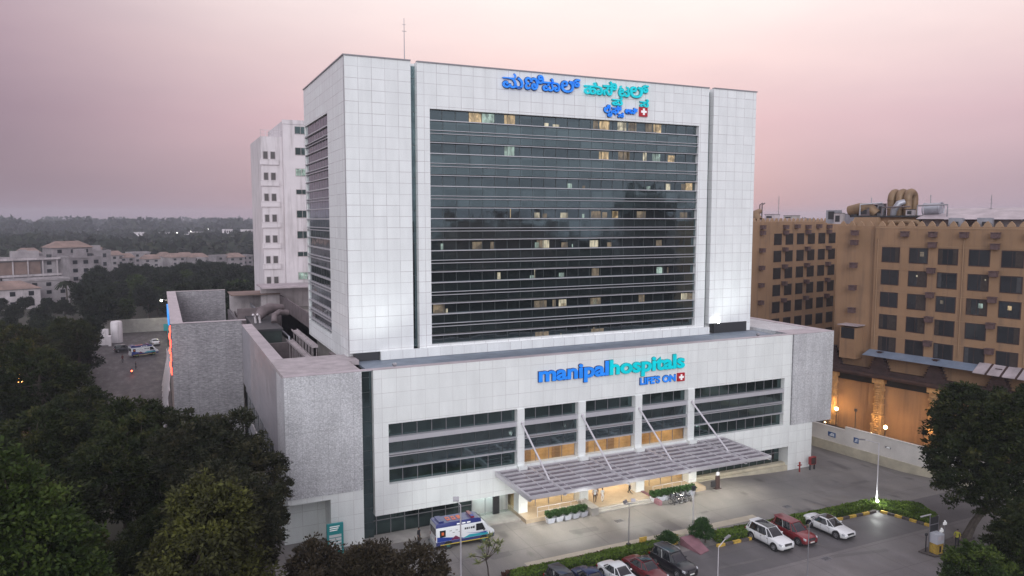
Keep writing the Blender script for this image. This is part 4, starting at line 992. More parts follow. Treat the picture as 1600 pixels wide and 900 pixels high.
for i, (x, y, z, s) in enumerate(((4, 985, 13, 1.1), (20, 975, 15, .8), (40, 960, 18, .7), (-60, 900, 9, .7), (-20, 905, 6, .8), (-36, 930, 7, .7), (46, 870, 8, .7), (-95, 880, 7, .6), (34, 945, 15, .5))):
    L = thing('far_street_lamp', 'tiny lit street lamp far off among the trees', 'lamp', (x, y, 0), 0, 'lit lamps in the distance')
    MB().tube([(0, 0, 0), (0, 0, z)], .15, 5).build('post', 'steel_grey', L); MB().ball((0, 0, z), s*.5, n=8, m=6).build('lamp_head', 'lamp_on', L)

# ================================================================== trees
def leaf_mesh(name, seed, rx, rz, nclump, per, size, m, zc=0, clump=1.0, flatten=1.0, long_=1.9, shell=.55, droop=0.0, lumps=7, top=0.0):
    """many small leaf faces gathered in sprigs through the crown's volume"""
    r = np.random.default_rng(seed)
    # the crown is several overlapping lobes of different size
    lobes = []
    for i in range(lumps):
        a = r.uniform(0, 2*np.pi); q = r.uniform(.25, .72); zz = r.uniform(-.55, .75)
        lobes.append((np.array([np.cos(a)*rx*q*np.sqrt(max(.1, 1-zz*zz*.6)), np.sin(a)*rx*q*np.sqrt(max(.1, 1-zz*zz*.6)), zz*rz*.8]), r.uniform(.30, .52)))
    lobes.append((np.zeros(3), .62))
    cent = []; nor = []
    wts = np.array([l[1]**2 for l in lobes]); wts /= wts.sum()
    while len(cent) < nclump:
        c0, rr = lobes[r.choice(len(lobes), p=wts)]
        v = r.normal(size=3); v /= np.linalg.norm(v)
        if v[2] < -.55 and r.random() < .6: continue
        rad = shell + (1-shell)*r.random()**.6
        p = c0 + v*rad*np.array([rx*rr, rx*rr, rz*rr*1.05])
        if any(np.sum(((p-c)/np.array([rx*q, rx*q, rz*q]))**2) < .45 for c, q in lobes) and r.random() < .7: continue
        cent.append(p); nor.append(v)
    cent = np.array(cent); nor = np.array(nor); ctone = np.clip(r.normal(.42, .22, nclump) + nor[:, 2]*top, 0, 1)  # top pales upward sprigs: new leaves, and light from above put into the colour
    idx = np.repeat(np.arange(nclump), per); N = len(idx)
    crad = clump*r.uniform(.55, 1.25, nclump)[idx]
    off = r.normal(size=(N, 3)); off /= np.linalg.norm(off, axis=1)[:, None]; off *= (r.random(N)**.5*crad)[:, None]; off[:, 2] *= .62*flatten
    P = cent[idx] + off
    # each leaf: a long narrow face pointing outwards, sagging a little
    ax = off/np.maximum(.01, np.linalg.norm(off, axis=1))[:, None]*.8 + nor[idx]*.5 + r.normal(size=(N, 3))*.55; ax[:, 2] -= droop
    ax /= np.linalg.norm(ax, axis=1)[:, None]
    sd_ = np.cross(ax, r.normal(size=(N, 3))*.8+np.array([0, 0, 1.0])); sd_ /= np.maximum(1e-6, np.linalg.norm(sd_, axis=1))[:, None]
    L = size*r.uniform(.6, 1.3, N)[:, None]; Wd = L/long_
    a = P - ax*L*.5; b = P + sd_*Wd*.5; c = P + ax*L*.5; e = P - sd_*Wd*.5
    V = np.stack([a, b, c, e], 1).reshape(-1, 3); V[:, 2] += zc
    me = bpy.data.meshes.new(name); me.vertices.add(4*N); me.vertices.foreach_set('co', V.astype(np.float32).ravel())
    me.loops.add(4*N); me.loops.foreach_set('vertex_index', np.arange(4*N, dtype=np.int32))
    me.polygons.add(N); me.polygons.foreach_set('loop_start', np.arange(0, 4*N, 4, dtype=np.int32))
    try: me.polygons.foreach_set('loop_total', np.full(N, 4, dtype=np.int32))
    except Exception: pass
    at = me.attributes.new('tone', 'FLOAT', 'FACE'); at.data.foreach_set('value', np.clip(ctone[idx]+r.normal(0, .10, N), 0, 1).astype(np.float32))
    me.materials.append(MAT[m]); me.update(); me.validate()
    return me, cent
def trunk_mesh(h0, h1, rad, cent, seed, nb=14, lean=(0, 0)):
    r = random.Random(seed); mb = MB()
    mid = [(0, 0, -.3), (lean[0]*.3+.1, lean[1]*.3, h0*.5), (lean[0]*.7, lean[1]*.7-.1, h0), (lean[0], lean[1], h1)]
    mb.tube(mid, [rad*1.25, rad, rad*.8, rad*.25], 9)
    ks = r.sample(range(len(cent)), min(nb, len(cent)))
    for k in ks:
        c = Vector(cent[k]); t = r.uniform(.2, .95); s = Vector(mid[2]).lerp(Vector(mid[3]), t*.8)
        m_ = s.lerp(c, .5) + Vector((r.uniform(-.4, .4), r.uniform(-.4, .4), -.3))
        mb.tube([s, m_, c], [rad*.36, rad*.2, rad*.06], 5)
    return mb
def make_tree(name, label, seed, h, rx, rz, m, nclump, per, size, group=None, trunk_r=.3, lean=(0, 0), cat='tree', shift=(0, 0), **kw):
    zc = h - rz*1.02
    me, cent = leaf_mesh('crown', seed, rx, rz, nclump, per, size, m, zc, **kw)
    cent = cent + np.array([shift[0], shift[1], zc])
    t = thing(name, label, cat, (0, 0, 0), 0, group)
    trunk_mesh(max(.4, zc-rz*.55), zc+rz*.45, trunk_r, cent, seed, lean=lean).build('trunk', 'bark', t, smooth=True)
    o = bpy.data.objects.new('crown', me); C.objects.link(o); o.parent = t; o.location = (shift[0], shift[1], 0)
    return t
def put(t, x, y, rz=0, s=None, label=None):
    t.location = (x, y, 0); t.rotation_euler = (0, 0, rz)
    if s: t.scale = (s, s, s)
    if label: t['label'] = label
    return t
# near trees, lower left
TD1 = make_tree('broadleaf_tree', 'tall dark broadleaf tree against the grey side wall of the podium', 3, 16.8, 5.2, 6.2, 'leaf_grey', 470, 66, .34, trunk_r=.35, long_=2.6, clump=.66, group='dark trees beside the podium')
put(TD1, -13.6, -13.5)
dup(TD1, (-13.0, -23.2, 0), 2.1, 'dark broadleaf tree whose sprigs reach over the textured corner block', .92)
TD2 = make_tree('broadleaf_tree', 'dense dark tree in the deep shade behind the olive tree', 8, 15.2, 6.4, 6.0, 'leaf_dark', 440, 66, .36, trunk_r=.35, long_=2.2, clump=.8, group='dark trees beside the podium')
put(TD2, -20.5, -6)
for x, y, rz, s, lab in ((-26.5, -14, 1.3, 1.0, 'dark tree between the pale green tree and the olive tree'), (-19.0, 6, 2.6, .98, 'dark tree whose top meets the foot of the rear block'), (-28.5, 4, 4.1, 1.0, 'dark tree left of the rear block, nearer the camera'), (-37, -2, .7, .95, 'dark tree at the left picture edge behind the pale green tree'), (-27, 20, 5.2, .86, 'dark tree beside the small rear yard'), (-36, 15, 3.3, .9, 'dark tree by the orange lamp on the left'), (-13.5, 1.5, 3.0, .88, 'slim dark tree close to the side windows of the podium'), (-21.0, -19.5, .9, .66, 'low dark tree under the olive tree, hiding the ground'), (-24.2, -21.0, 3.9, .62, 'low dark tree between the trunks at lower left'), (-18.2, -16.0, 5.6, .7, 'low dark tree between the olive tree and the podium'), (-19.6, -25.5, 1.7, .5, 'bushy dark tree at the foot of the olive tree'), (-31, 31, 1.1, 1.14, 'tall dark tree below the palm, in front of the rear yard wall line'), (-41, 22, 2.9, 1.12, 'tall dark tree at the left edge behind the orange lamp'), (-49, 42, .2, 1.12, 'tall dark tree at the left edge below the white houses'), (-39.5, 62, 4.5, 1.05, 'dark tree left of the rear yard, well behind the orange lamp'), (-31.5, 84, 2.0, .92, 'dark tree bordering the rear yard on its left'), (-46, 84, 3.6, 1.0, 'dark tree in front of the low terracotta house')):
    dup(TD2, (x, y, 0), rz, lab, s)
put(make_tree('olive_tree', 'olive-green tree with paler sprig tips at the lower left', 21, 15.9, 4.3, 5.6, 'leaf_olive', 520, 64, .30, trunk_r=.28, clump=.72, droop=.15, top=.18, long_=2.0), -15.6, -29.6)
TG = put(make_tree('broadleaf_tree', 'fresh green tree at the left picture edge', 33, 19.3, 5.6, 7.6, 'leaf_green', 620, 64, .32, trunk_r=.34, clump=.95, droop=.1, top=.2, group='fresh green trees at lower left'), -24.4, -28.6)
dup(TG, (-22.0, -36.0, 0), 1.9, 'lower green tree filling the bottom left corner', .66)
dup(TG, (-17.4, -37.5, 0), 4.0, 'small green tree at the bottom edge below the olive tree', .60)
TB = put(make_tree('small_tree', 'small brownish tree in front of the ambulance at the bottom edge', 41, 10.7, 4.0, 3.6, 'leaf_brown', 420, 64, .24, trunk_r=.2, clump=.6, group='brownish trees at the bottom edge'), -4.5, -31.4)
dup(TB, (-9.6, -33.0, 0), 2.2, 'small brownish tree between the olive tree and the teal sign', .93)
dup(TB, (-7.4, -28.3, 0), 3.1, 'brownish tree below the teal sign at the bottom edge', .95)
dup(TB, (-11.8, -38.5, 0), 4.4, 'brownish tree at the bottom edge right of the olive tree', .95)
# right-hand trees
TR = make_tree('rain_tree', 'big spreading dark tree over the parking barrier on the right', 52, 15.2, 6.7, 7.7, 'leaf_dark', 1050, 62, .34, trunk_r=.36, clump=.85, flatten=.7, lean=(2.8, -.8), lumps=15, shift=(3.2, -1.0), group='trees on the right edge')
put(TR, 52.2, -30.4)
dup(TR, (44.6, -41.6, 0), 2.4, 'dark tree at the bottom right corner behind the light green bush', .56)
TL_ = put(make_tree('shrub_tree', 'light green bushy tree at the bottom right edge', 61, 6.4, 4.0, 3.0, 'leaf_green', 320, 60, .26, trunk_r=.16, clump=.6, droop=.1, top=.25), 39.0, -42.2)
dup(TR, (67, -30, 0), .4, 'dark tree behind the big spreading tree on the right edge', .9)
# middle distance
TM = make_tree('broadleaf_tree', 'round dark tree in the tree belt behind the left yard', 71, 13, 7.2, 6.2, 'leaf_far', 260, 42, .75, trunk_r=.3, clump=1.5, group='tree belt behind the left yard')
TM2 = make_tree('broadleaf_tree', 'loose tall tree in the tree belt behind the left yard', 72, 15, 5.6, 7.0, 'leaf_far', 220, 40, .7, trunk_r=.3, clump=1.4, group='tree belt behind the left yard')
TM3 = make_tree('broadleaf_tree', 'paler green tree in the tree belt behind the left yard', 73, 11.5, 6.4, 5.2, 'leaf_green', 240, 40, .7, trunk_r=.3, clump=1.5, group='tree belt behind the left yard')
first = {0: TM, 1: TM2, 2: TM3}; used = set()
rr = random.Random(5); spots = []
tries = 0
while len(spots) < 78 and tries < 6000:
    tries += 1
    a = R(rr.uniform(-12.5, 10.0)); dd = rr.uniform(118, 375)
    x, y = -17.1 + dd*math.sin(a), -76 + dd*math.cos(a)
    if -31 < x < -10 and y < 154: continue
    if y < 84 and x > -18: continue
    if -12 < x < 34 and y < 96: continue
    if y > 225 and x < -38 and y < 300: continue
    if dd > 190 and math.degrees(a) < -4.2 and y < 300: continue
    if any((x-p)**2+(y-q)**2 < 8.2**2 for p, q in spots): continue
    spots.append((x, y))
for i in range(44):
    a = R(rr.uniform(-32, -14)); dd = rr.uniform(120, 420); x, y = -17.1+dd*math.sin(a), -76+dd*math.cos(a)
    if all((x-p)**2+(y-q)**2 > 60 for p, q in spots): spots.append((x, y))
for i, (x, y) in enumerate(spots):
    k = rr.choice([0, 0, 1, 1, 2]); s = rr.uniform(.75, 1.12)*(1.0 if y > 130 else .85)
    if y > 280: s *= .8
    if k not in used: used.add(k); put(first[k], x, y, rr.uniform(0, 6), s)
    else: dup(first[k], (x, y, 0), rr.uniform(0, 6), None, s)
for x, y, s in ((-62, 165, .5), (-53, 150, .52), (-71, 195, .5), (-57, 188, .46), (-64, 205, .5), (-48, 172, .5), (-75, 172, .55), (-44, 190, .5), (-50, 206, .45), (-58, 214, .45), (-44, 140, .6), (-41, 118, .72), (-38, 104, .8), (-58, 128, .62), (-50, 110, .8)):
    dup(TM, (x, y, 0), x, 'low dark tree on the slope below the white houses', s)['group'] = 'low trees below the white houses'
# a coconut palm beside the far houses
PT = thing('palm_tree', 'feathery palm in front of the broad white house at far left', 'tree', (-45, 205, 0))
MB().tube([(0, 0, 0), (.3, 0, 5), (.2, .2, 10.6)], [.32, .24, .18], 8).build('trunk', 'bark', PT, smooth=True)
f = MB()
for i in range(16):
    a = 2*math.pi*i/16; e = rnd.uniform(-.1, .9)
    pts = [Vector((.2, .2, 10.6)) + Vector((math.cos(a)*q*3.4, math.sin(a)*q*3.4, e*2.2*q-2.6*q*q)) for q in (0, .35, .7, 1)]
    for j in range(3):
        sd_ = Vector((-math.sin(a), math.cos(a), -.4)).normalized()*(.55-.12*j)
        f.quad(pts[j]-sd_, pts[j], pts[j+1], pts[j+1]-sd_*.8); f.quad(pts[j]+sd_, pts[j], pts[j+1], pts[j+1]+sd_*.8)
f.build('crown', 'leaf_dark', PT)
# the woodland that runs to the horizon, and the dark woods behind the camera that the glass mirrors
def woods(name, items, m, per, size):
    r = np.random.default_rng(9); P = []; Sz = []
    for (x, y, h, rad) in items:
        n = per; v = r.normal(size=(n, 3)); v /= np.linalg.norm(v, axis=1)[:, None]; v[:, 2] = np.abs(v[:, 2])*.9-.1
        lob = 1+.28*np.sin(v[:, 0]*5+x)*np.cos(v[:, 1]*4+y)
        P.append(np.stack([x+v[:, 0]*rad*lob, y+v[:, 1]*rad*lob, h*.42+v[:, 2]*h*.58*lob], 1)); Sz.append(np.full(n, rad*size))
    P = np.concatenate(P); Sz = np.concatenate(Sz)[:, None]; N = len(P)
    ax = r.normal(size=(N, 3)); ax /= np.linalg.norm(ax, axis=1)[:, None]; sd_ = np.cross(ax, r.normal(size=(N, 3))); sd_ /= np.linalg.norm(sd_, axis=1)[:, None]
    L = Sz*r.uniform(.6, 1.4, (N, 1)); V = np.stack([P-ax*L, P+sd_*L*.6, P+ax*L, P-sd_*L*.6], 1).reshape(-1, 3)
    me = bpy.data.meshes.new(name); me.from_pydata(V.tolist(), [], np.arange(4*N).reshape(-1, 4).tolist())
    at = me.attributes.new('tone', 'FLOAT', 'FACE'); at.data.foreach_set('value', np.clip(r.normal(.4, .25, N), 0, 1).astype(np.float32))
    me.materials.append(MAT[m]); o = bpy.data.objects.new(name, me); C.objects.link(o); return tag(o, kind='stuff')
r = random.Random(3); it = []
for i in range(2300):
    a = R(r.uniform(-42, 52)); dd = 400*(2600/400)**(r.random()**.85)
    x, y = -17 + dd*math.sin(a), -76 + dd*math.cos(a)
    if -125 < x < 70 and y < 478: continue
    if -110 < x < 170 and 850 < y < 1010: continue
    hh = r.uniform(9, 15) + (r.uniform(0, 18) if dd > 1300 else 0) + dd*.003
    it.append((x, y, hh, r.uniform(6, 12)*(1+dd/1500)))
woods('far_woodland', it, 'leaf_far', 60, .30)
it = []
for i in range(420):
    a = R(r.uniform(95, 265)); dd = 70*(900/70)**r.random()
    x, y = -17 + dd*math.sin(a), -76 + dd*math.cos(a)
    if dd < 120 and abs(x+17) < 60: hh = r.uniform(5, 10)
    else: hh = r.uniform(10, 22)
    if y > -80: continue
    it.append((x, y, hh, r.uniform(4, 8)*(1+dd/500)))
woods('rear_woodland', it, 'leaf_far', 110, .22)
def rearb(label, x, y, wx, wy, h, rz, m='render_dirty'):
    return block_house('city_building', label, 'building', x, y, wx, wy, h, rz, max(3, int(h/3.4)), m, cols=5)
rearb('grey city building across the road from the hospital', 190, -190, 60, 20, 30, R(20)); rearb('broad brown city building across the road', 110, -210, 46, 20, 31, R(5), 'terracotta'); rearb('tall grey city building further along the road', 260, -150, 40, 24, 40, R(35)); rearb('low city building opposite the entrance', 50, -190, 36, 18, 24, 0)
tp = thing('pavilion_tower', 'dark pyramid-roofed pavilion tower across the road', 'building', (141, -150, 0))
MB().box(-7, 7, -7, 7, 0, 35).build('wall', 'hotel_brown', tp)
m_ = MB(); m_.add([(-10, -10, 35), (10, -10, 35), (10, 10, 35), (-10, 10, 35), (-2.5, -2.5, 40), (2.5, -2.5, 40), (2.5, 2.5, 40), (-2.5, 2.5, 40)], [(3, 2, 1, 0), (0, 1, 5, 4), (1, 2, 6, 5), (2, 3, 7, 6), (3, 0, 4, 7)])
m_.add([(-4, -4, 40.5), (4, -4, 40.5), (4, 4, 40.5), (-4, 4, 40.5), (0, 0, 44)], [(3, 2, 1, 0), (0, 1, 4), (1, 2, 4), (2, 3, 4), (3, 0, 4)]).box(-2.4, 2.4, -2.4, 2.4, 40, 40.5).tube([(0, 0, 44), (0, 0, 49)], .2, 6)
m_.build('roof', 'shed_green', tp)

# ================================================================== hedges, shrubs, planters
def hedge(name, label, poly, h, m, dens=160, size=.11, base='hedge_core', group=None, cat='hedge'):
    """clipped hedge over a footprint: twiggy core and leaf faces over its top and sides"""
    t = thing(name, label, cat, (poly[0][0], poly[0][1], 0), 0, group); ox, oy = poly[0]
    r = np.random.default_rng(int(abs(ox*13+oy*7)) % 9999)
    pl = [(x-ox, y-oy) for x, y in poly]; cx = sum(p[0] for p in pl)/len(pl); cy = sum(p[1] for p in pl)/len(pl)
    o = MB().prism([(cx+(x-cx)*.94, cy+(y-cy)*.9) for x, y in pl], -.02, h*.86).build('core', base, t, fix=True)
    pts = []; n = len(pl)
    xs_ = [p[0] for p in pl]; ys_ = [p[1] for p in pl]
    def inside(x, y):
        c = False; j = n-1
        for i in range(n):
            if ((pl[i][1] > y) != (pl[j][1] > y)) and (x < (pl[j][0]-pl[i][0])*(y-pl[i][1])/(pl[j][1]-pl[i][1])+pl[i][0]): c = not c
            j = i
        return c
    area = abs(sum(pl[i][0]*pl[(i+1) % n][1]-pl[(i+1) % n][0]*pl[i][1] for i in range(n)))/2
    want = int(area*dens)
    while len(pts) < want:
        x, y = r.uniform(min(xs_), max(xs_)), r.uniform(min(ys_), max(ys_))
        if inside(x, y): pts.append((x, y, h*r.uniform(.84, 1.06)+.10*math.sin(x*1.7)*math.cos(y*2.1+x)))
    for i in range(n):
        a, b_ = pl[i], pl[(i+1) % n]; L = math.dist(a, b_)
        for _ in range(int(L*h*dens*.8)):
            q = r.random(); pts.append((a[0]+(b_[0]-a[0])*q+r.normal(0, .05), a[1]+(b_[1]-a[1])*q+r.normal(0, .05), h*r.uniform(.05, 1)))
    P = np.array(pts); N = len(P); ax = r.normal(size=(N, 3)); ax[:, 2] = np.abs(ax[:, 2]); ax /= np.linalg.norm(ax, axis=1)[:, None]
    sd_ = np.cross(ax, r.normal(size=(N, 3))); sd_ /= np.linalg.norm(sd_, axis=1)[:, None]; L = size*r.uniform(.6, 1.4, (N, 1))
    V = np.stack([P-ax*L, P+sd_*L*.55, P+ax*L, P-sd_*L*.55], 1).reshape(-1, 3)
    me = bpy.data.meshes.new('foliage'); me.from_pydata(V.tolist(), [], np.arange(4*N).reshape(-1, 4).tolist())
    at = me.attributes.new('tone', 'FLOAT', 'FACE'); tn = .45+.25*np.sin(P[:, 0]*1.3)*np.cos(P[:, 1]*2)+r.normal(0, .2, N); at.data.foreach_set('value', np.clip(tn, 0, 1).astype(np.float32))
    me.materials.append(MAT[m]); f = bpy.data.objects.new('foliage', me); C.objects.link(f); f.parent = t
    return t
hedge('hedge', 'long bright green hedge behind the row of five cars', [(9.2, -19.25), (24.2, -19.25), (24.5, -20.35), (9.0, -20.45)], .72, 'leaf_hedge')
hedge('border_plants', 'rust-red border plants along the far edge of the long hedge', [(8.6, -18.65), (24.3, -18.7), (24.3, -19.22), (8.7, -19.2)], .42, 'leaf_rust', 180, .10, cat='plants')
hedge('hedge', 'bright green hedge behind the white and red parked cars, lit by the lamp', [(30.2, -20.2), (50.6, -20.6), (50.9, -21.65), (30.1, -21.35)], .82, 'leaf_hedge')
hedge('border_plants', 'rust-red border plants along the far edge of the lamp-lit hedge', [(31, -19.55), (50.9, -20.0), (50.9, -20.45), (31, -19.98)], .45, 'leaf_rust', 180, .1, cat='plants')
hedge('hedge', 'wedge-shaped hedge bed to the right of the street lamp', [(51.6, -20.3), (55.2, -23.4), (54.0, -26.3), (52.9, -26.5)], .7, 'leaf_hedge')
hedge('hedge', 'low pale hedge edging along the wedge-shaped bed', [(51.3, -20.9), (52.7, -26.5), (52.2, -27.0), (50.9, -21.8)], .55, 'leaf_hedge', 200)
def kerbs(x0, y0, x1, y1, n, lab, k0=0):
    dx_, dy_ = (x1-x0)/n, (y1-y0)/n; a = math.atan2(dy_, dx_); L = math.hypot(dx_, dy_)
    for i in range(n):
        col_ = 'kerb_yellow' if (i+k0) % 2 == 0 else 'kerb_dark'
        o = MB().box(-L*.47, L*.47, -.13, .13, -.05, .24).build('kerb_block', col_)
        o.location = (x0+dx_*(i+.5), y0+dy_*(i+.5), 0); o.rotation_euler = (0, 0, a)
        tag(o, ('yellow-painted kerb block %s' if (i+k0) % 2 == 0 else 'dark unpainted kerb block %s') % lab, 'kerb', ('yellow kerb blocks ' if (i+k0) % 2 == 0 else 'dark kerb blocks ')+lab)
kerbs(29.4, -21.75, 50.2, -22.05, 22, 'in front of the lamp-lit hedge')
kerbs(50.7, -22.3, 52.0, -27.2, 7, 'beside the wedge-shaped bed'); kerbs(52.2, -27.35, 53.4, -26.8, 2, 'at the tip of the wedge-shaped bed')
def shrub(name, label, x, y, h, rx, m, seed, n=150, per=55, size=.15, group=None):
    return put(make_tree(name, label, seed, h, rx, h*.5, m, n, per, size, trunk_r=.07, clump=.34, cat='shrub', group=group, lumps=5), x, y)
shrub('round_shrub', 'large clipped dark green shrub at the left end of the lamp-lit hedge', 29.0, -20.5, 2.35, 1.35, 'leaf_pot', 81)
shrub('round_shrub', 'smaller clipped dark green shrub beside the yellow post', 25.3, -19.6, 1.75, .95, 'leaf_pot', 82, 110)
# frangipani at the bottom
FT = thing('frangipani_tree', 'sparse young frangipani with pale leaf whorls in front of the ambulance', 'tree', (7.5, -18.4, 0))
tb = MB(); fl = MB(); rf = random.Random(4)
tips = []
tb.tube([(0, 0, 0), (-.1, 0, 1.0), (-.25, .1, 1.8)], [.07, .06, .05], 6)
for tx, ty, tz in ((-1.5, .2, 2.2), (-1.1, -.3, 1.7), (-.6, .3, 2.6), (.1, .2, 2.9), (.6, -.1, 3.1), (1.1, .1, 2.9), (.9, .3, 2.2), (-.4, -.2, 2.1), (.3, .4, 3.5), (-.2, .2, 3.2)):
    tb.tube([(-.2, .1, 1.6), (tx*.5, ty*.5, (1.6+tz)*.52), (tx, ty, tz)], [.04, .035, .025], 5); tips.append((tx, ty, tz))
tb.build('trunk', 'bark', FT, smooth=True)
for t_ in tips:
    for k in range(26):
        a = rf.uniform(0, 6.28); e = rf.uniform(-.4, .8); dr = Vector((math.cos(a), math.sin(a), e)).normalized(); s = Vector((-math.sin(a), math.cos(a), 0)); L = rf.uniform(.3, .62); p = Vector(t_)
        fl.quad(p, p+dr*L*.5+s*.07, p+dr*L, p+dr*L*.5-s*.07)
o = fl.build('crown', 'leaf_pale', FT); at = o.data.attributes.new('tone', 'FLOAT', 'FACE')
at.data.foreach_set('value', [rf.random()*.8 for _ in o.data.polygons])
# planters
def planter(label, group):
    p = thing('planter', label, 'planter', (0, 0, 0), 0, group)
    w_ = MB(); w_.loft([[(-.34, -.24, 0), (.34, -.24, 0), (.34, .24, 0), (-.34, .24, 0)], [(-.42, -.30, .48), (.42, -.30, .48), (.42, .30, .48), (-.42, .30, .48)]]).box(-.45, .45, -.33, -.29, .46, .52).box(-.45, .45, .29, .33, .46, .52).box(-.45, -.41, -.29, .29, .46, .52).box(.41, .45, -.29, .29, .46, .52)
    w_.build('tub', 'planter_white', p)
    me, cc = leaf_mesh('plant', 90, .55, .42, 36, 40, .2, 'leaf_pot', .88, clump=.26, lumps=3); o = bpy.data.objects.new('plant', me); C.objects.link(o); o.parent = p
    return p
pl = planter('white tub of leafy plants in the row left of the entrance steps', 'white planters left of the entrance steps')
pl.location = (17.9, -10.0, 0)
for i in range(1, 5): dup(pl, (17.9+i*.98, -10.0+.02*i, 0), .05*i)
for i in range(7):
    q = dup(pl, (30.9+i*.84, -9.75, 0), .1*i, 'white tub of leafy plants in the row behind the wheelchairs'); q['group'] = 'white planters behind the wheelchairs'

# ================================================================== vehicles
def wheel(parent, x, y, r, wd, side, rim='alloy', spokes=5):
    t = MB().ring((x, y, r), (0, 1, 0), r-.09, .09, 22, 8, sq=wd/.18).build('wheel', 'black_rubber', parent, smooth=True)
    q = MB(); yo = y+side*wd*.36
    q.tube([(x, y-side*.04, r), (x, yo-side*.03, r)], r-.16, 18); q.ring((x, yo, r), (0, 1, 0), r-.17, .025, 20, 6)
    for k in range(spokes):
        a = 2*math.pi*k/spokes; q.bar((x+.04*math.cos(a), yo, r+.04*math.sin(a)), (x+(r-.17)*math.cos(a), yo, r+(r-.17)*math.sin(a)), .06, .035)
    q.tube([(x, yo-side*.03, r), (x, yo+side*.025, r)], .06, 10)
    q.build('rim', rim, t, smooth=True)
def make_car(label, col, L=4.8, Wd=1.9, suv=True, roofglass=False, group=None, plate='plate_white', rails=False, wheelr=.37):
    c = thing('parked_car', label, 'car', (0, 0, 0), 0, group); hw = Wd/2; l = L/2
    zb = .26 if suv else .20; belt = 1.06 if suv else .94; hood = 1.04 if suv else .88; H = 1.74 if suv else 1.46
    #       x, half width, bottom, top
    if suv: S = [(-l, .80, .45, .80), (-l+.05, .90, .36, 1.0), (-l+.22, .97, zb, 1.06), (-l*.55, 1, zb, 1.07), (0, 1, zb, belt), (l*.30, 1, zb, 1.04), (l*.42, 1, zb, hood+.02), (l*.70, .985, zb, hood-.04), (l*.88, .93, zb+.02, hood-.14), (l*.965, .84, .32, .80), (l, .70, .40, .66)]
    else: S = [(-l, .78, .42, .76), (-l+.06, .88, .34, .93), (-l+.28, .95, zb, 1.0), (-l*.62, .985, zb, 1.0), (-l*.3, 1, zb, .97), (0, 1, zb, belt), (l*.28, 1, zb, .93), (l*.40, .99, zb, hood+.03), (l*.68, .97, zb, hood-.05), (l*.87, .91, zb+.02, hood-.16), (l*.96, .82, .28, .66), (l, .68, .34, .56)]
    def sec(x, w_, b0, t0):
        w_ *= hw; h_ = t0-b0
        r = [(-w_*.86, b0), (-w_*.97, b0+h_*.14), (-w_, b0+h_*.42), (-w_*.985, b0+h_*.74), (-w_*.93, t0-h_*.07), (-w_*.80, t0), (-w_*.4, t0+.022), (0, t0+.03)]
        r = r + [(-y, z) for y, z in r[-2::-1]]
        return [(x, y, z) for y, z in r]
    MB().loft([sec(*s) for s in S]).build('body', col, c, smooth=True, fix=True)
    if suv: xr0, xr1, xf1, xf0 = -l+.14, -l+.52, l*.10, l*.47
    else: xr0, xr1, xf1, xf0 = -l+.62, -l*.32, l*.10, l*.45
    wb_, wt = hw*.90, hw*.70; zr = H-.07
    def ring_(z, f):  # footprint of the glasshouse at a height
        return [(xr0+(xr1-xr0)*f, -(wb_+(wt-wb_)*f)*.86, z), (xr0+(xr1-xr0)*f+.25*(1-f)+.12, -(wb_+(wt-wb_)*f), z), (xf0+(xf1-xf0)*f-.45*(1-f)-.12, -(wb_+(wt-wb_)*f), z), (xf0+(xf1-xf0)*f, -(wb_+(wt-wb_)*f)*.80, z),
                (xf0+(xf1-xf0)*f, (wb_+(wt-wb_)*f)*.80, z), (xf0+(xf1-xf0)*f-.45*(1-f)-.12, (wb_+(wt-wb_)*f), z), (xr0+(xr1-xr0)*f+.25*(1-f)+.12, (wb_+(wt-wb_)*f), z), (xr0+(xr1-xr0)*f, (wb_+(wt-wb_)*f)*.86, z)]
    z0 = belt-.06
    MB().loft([ring_(z0, 0), ring_((z0+zr)*.52, .55), ring_(zr, 1)]).build('windows', 'car_glass', c, smooth=True, fix=True)
    lo, hi = ring_(z0, 0), ring_(zr, 1); md = ring_((z0+zr)*.52, .55)
    for s in (-1, 1):
        p = MB()
        for i in ((0, 1, 2, 3) if s < 0 else (4, 5, 6, 7)):
            if not suv and i in (0, 7): continue
            wdt = .05 if i in (2, 3, 4, 5) else .085
            q = [Vector(lo[i]), Vector(md[i]), Vector(hi[i])]
            for k in range(2): p.bar(q[k], q[k+1], wdt, .06)
        i0 = 1 if s < 0 else 6; i1 = 2 if s < 0 else 5
        a = Vector(lo[i0]).lerp(Vector(lo[i1]), .52); b = Vector(md[i0]).lerp(Vector(md[i1]), .50); e = Vector(hi[i0]).lerp(Vector(hi[i1]), .46)
        p.bar(a, b, .07, .05, 1); p.bar(b, e, .07, .05, 1)
        p.bar(Vector(lo[i0])+Vector((0, s*.012, .05)), Vector(lo[i1])+Vector((0, s*.012, .05)), .03, .03, 2)
        p.build('pillars', [col, 'car_glass', 'chrome'], c)
    r = MB(); secs = []
    for f in np.linspace(0, 1, 7):
        x = xr1-.10 + (xf1+.02-xr1+.10)*f; k = math.sin(math.pi*f)*.05; w_ = wt*(1.02-.04*abs(f-.5))
        secs.append([(x, -w_, zr-.02), (x, -w_*.93, zr+.03+k*.6), (x, -w_*.5, zr+.05+k), (x, 0, zr+.055+k), (x, w_*.5, zr+.05+k), (x, w_*.93, zr+.03+k*.6), (x, w_, zr-.02)])
    r.loft(secs); r.build('roof', col, c, smooth=True, fix=True)
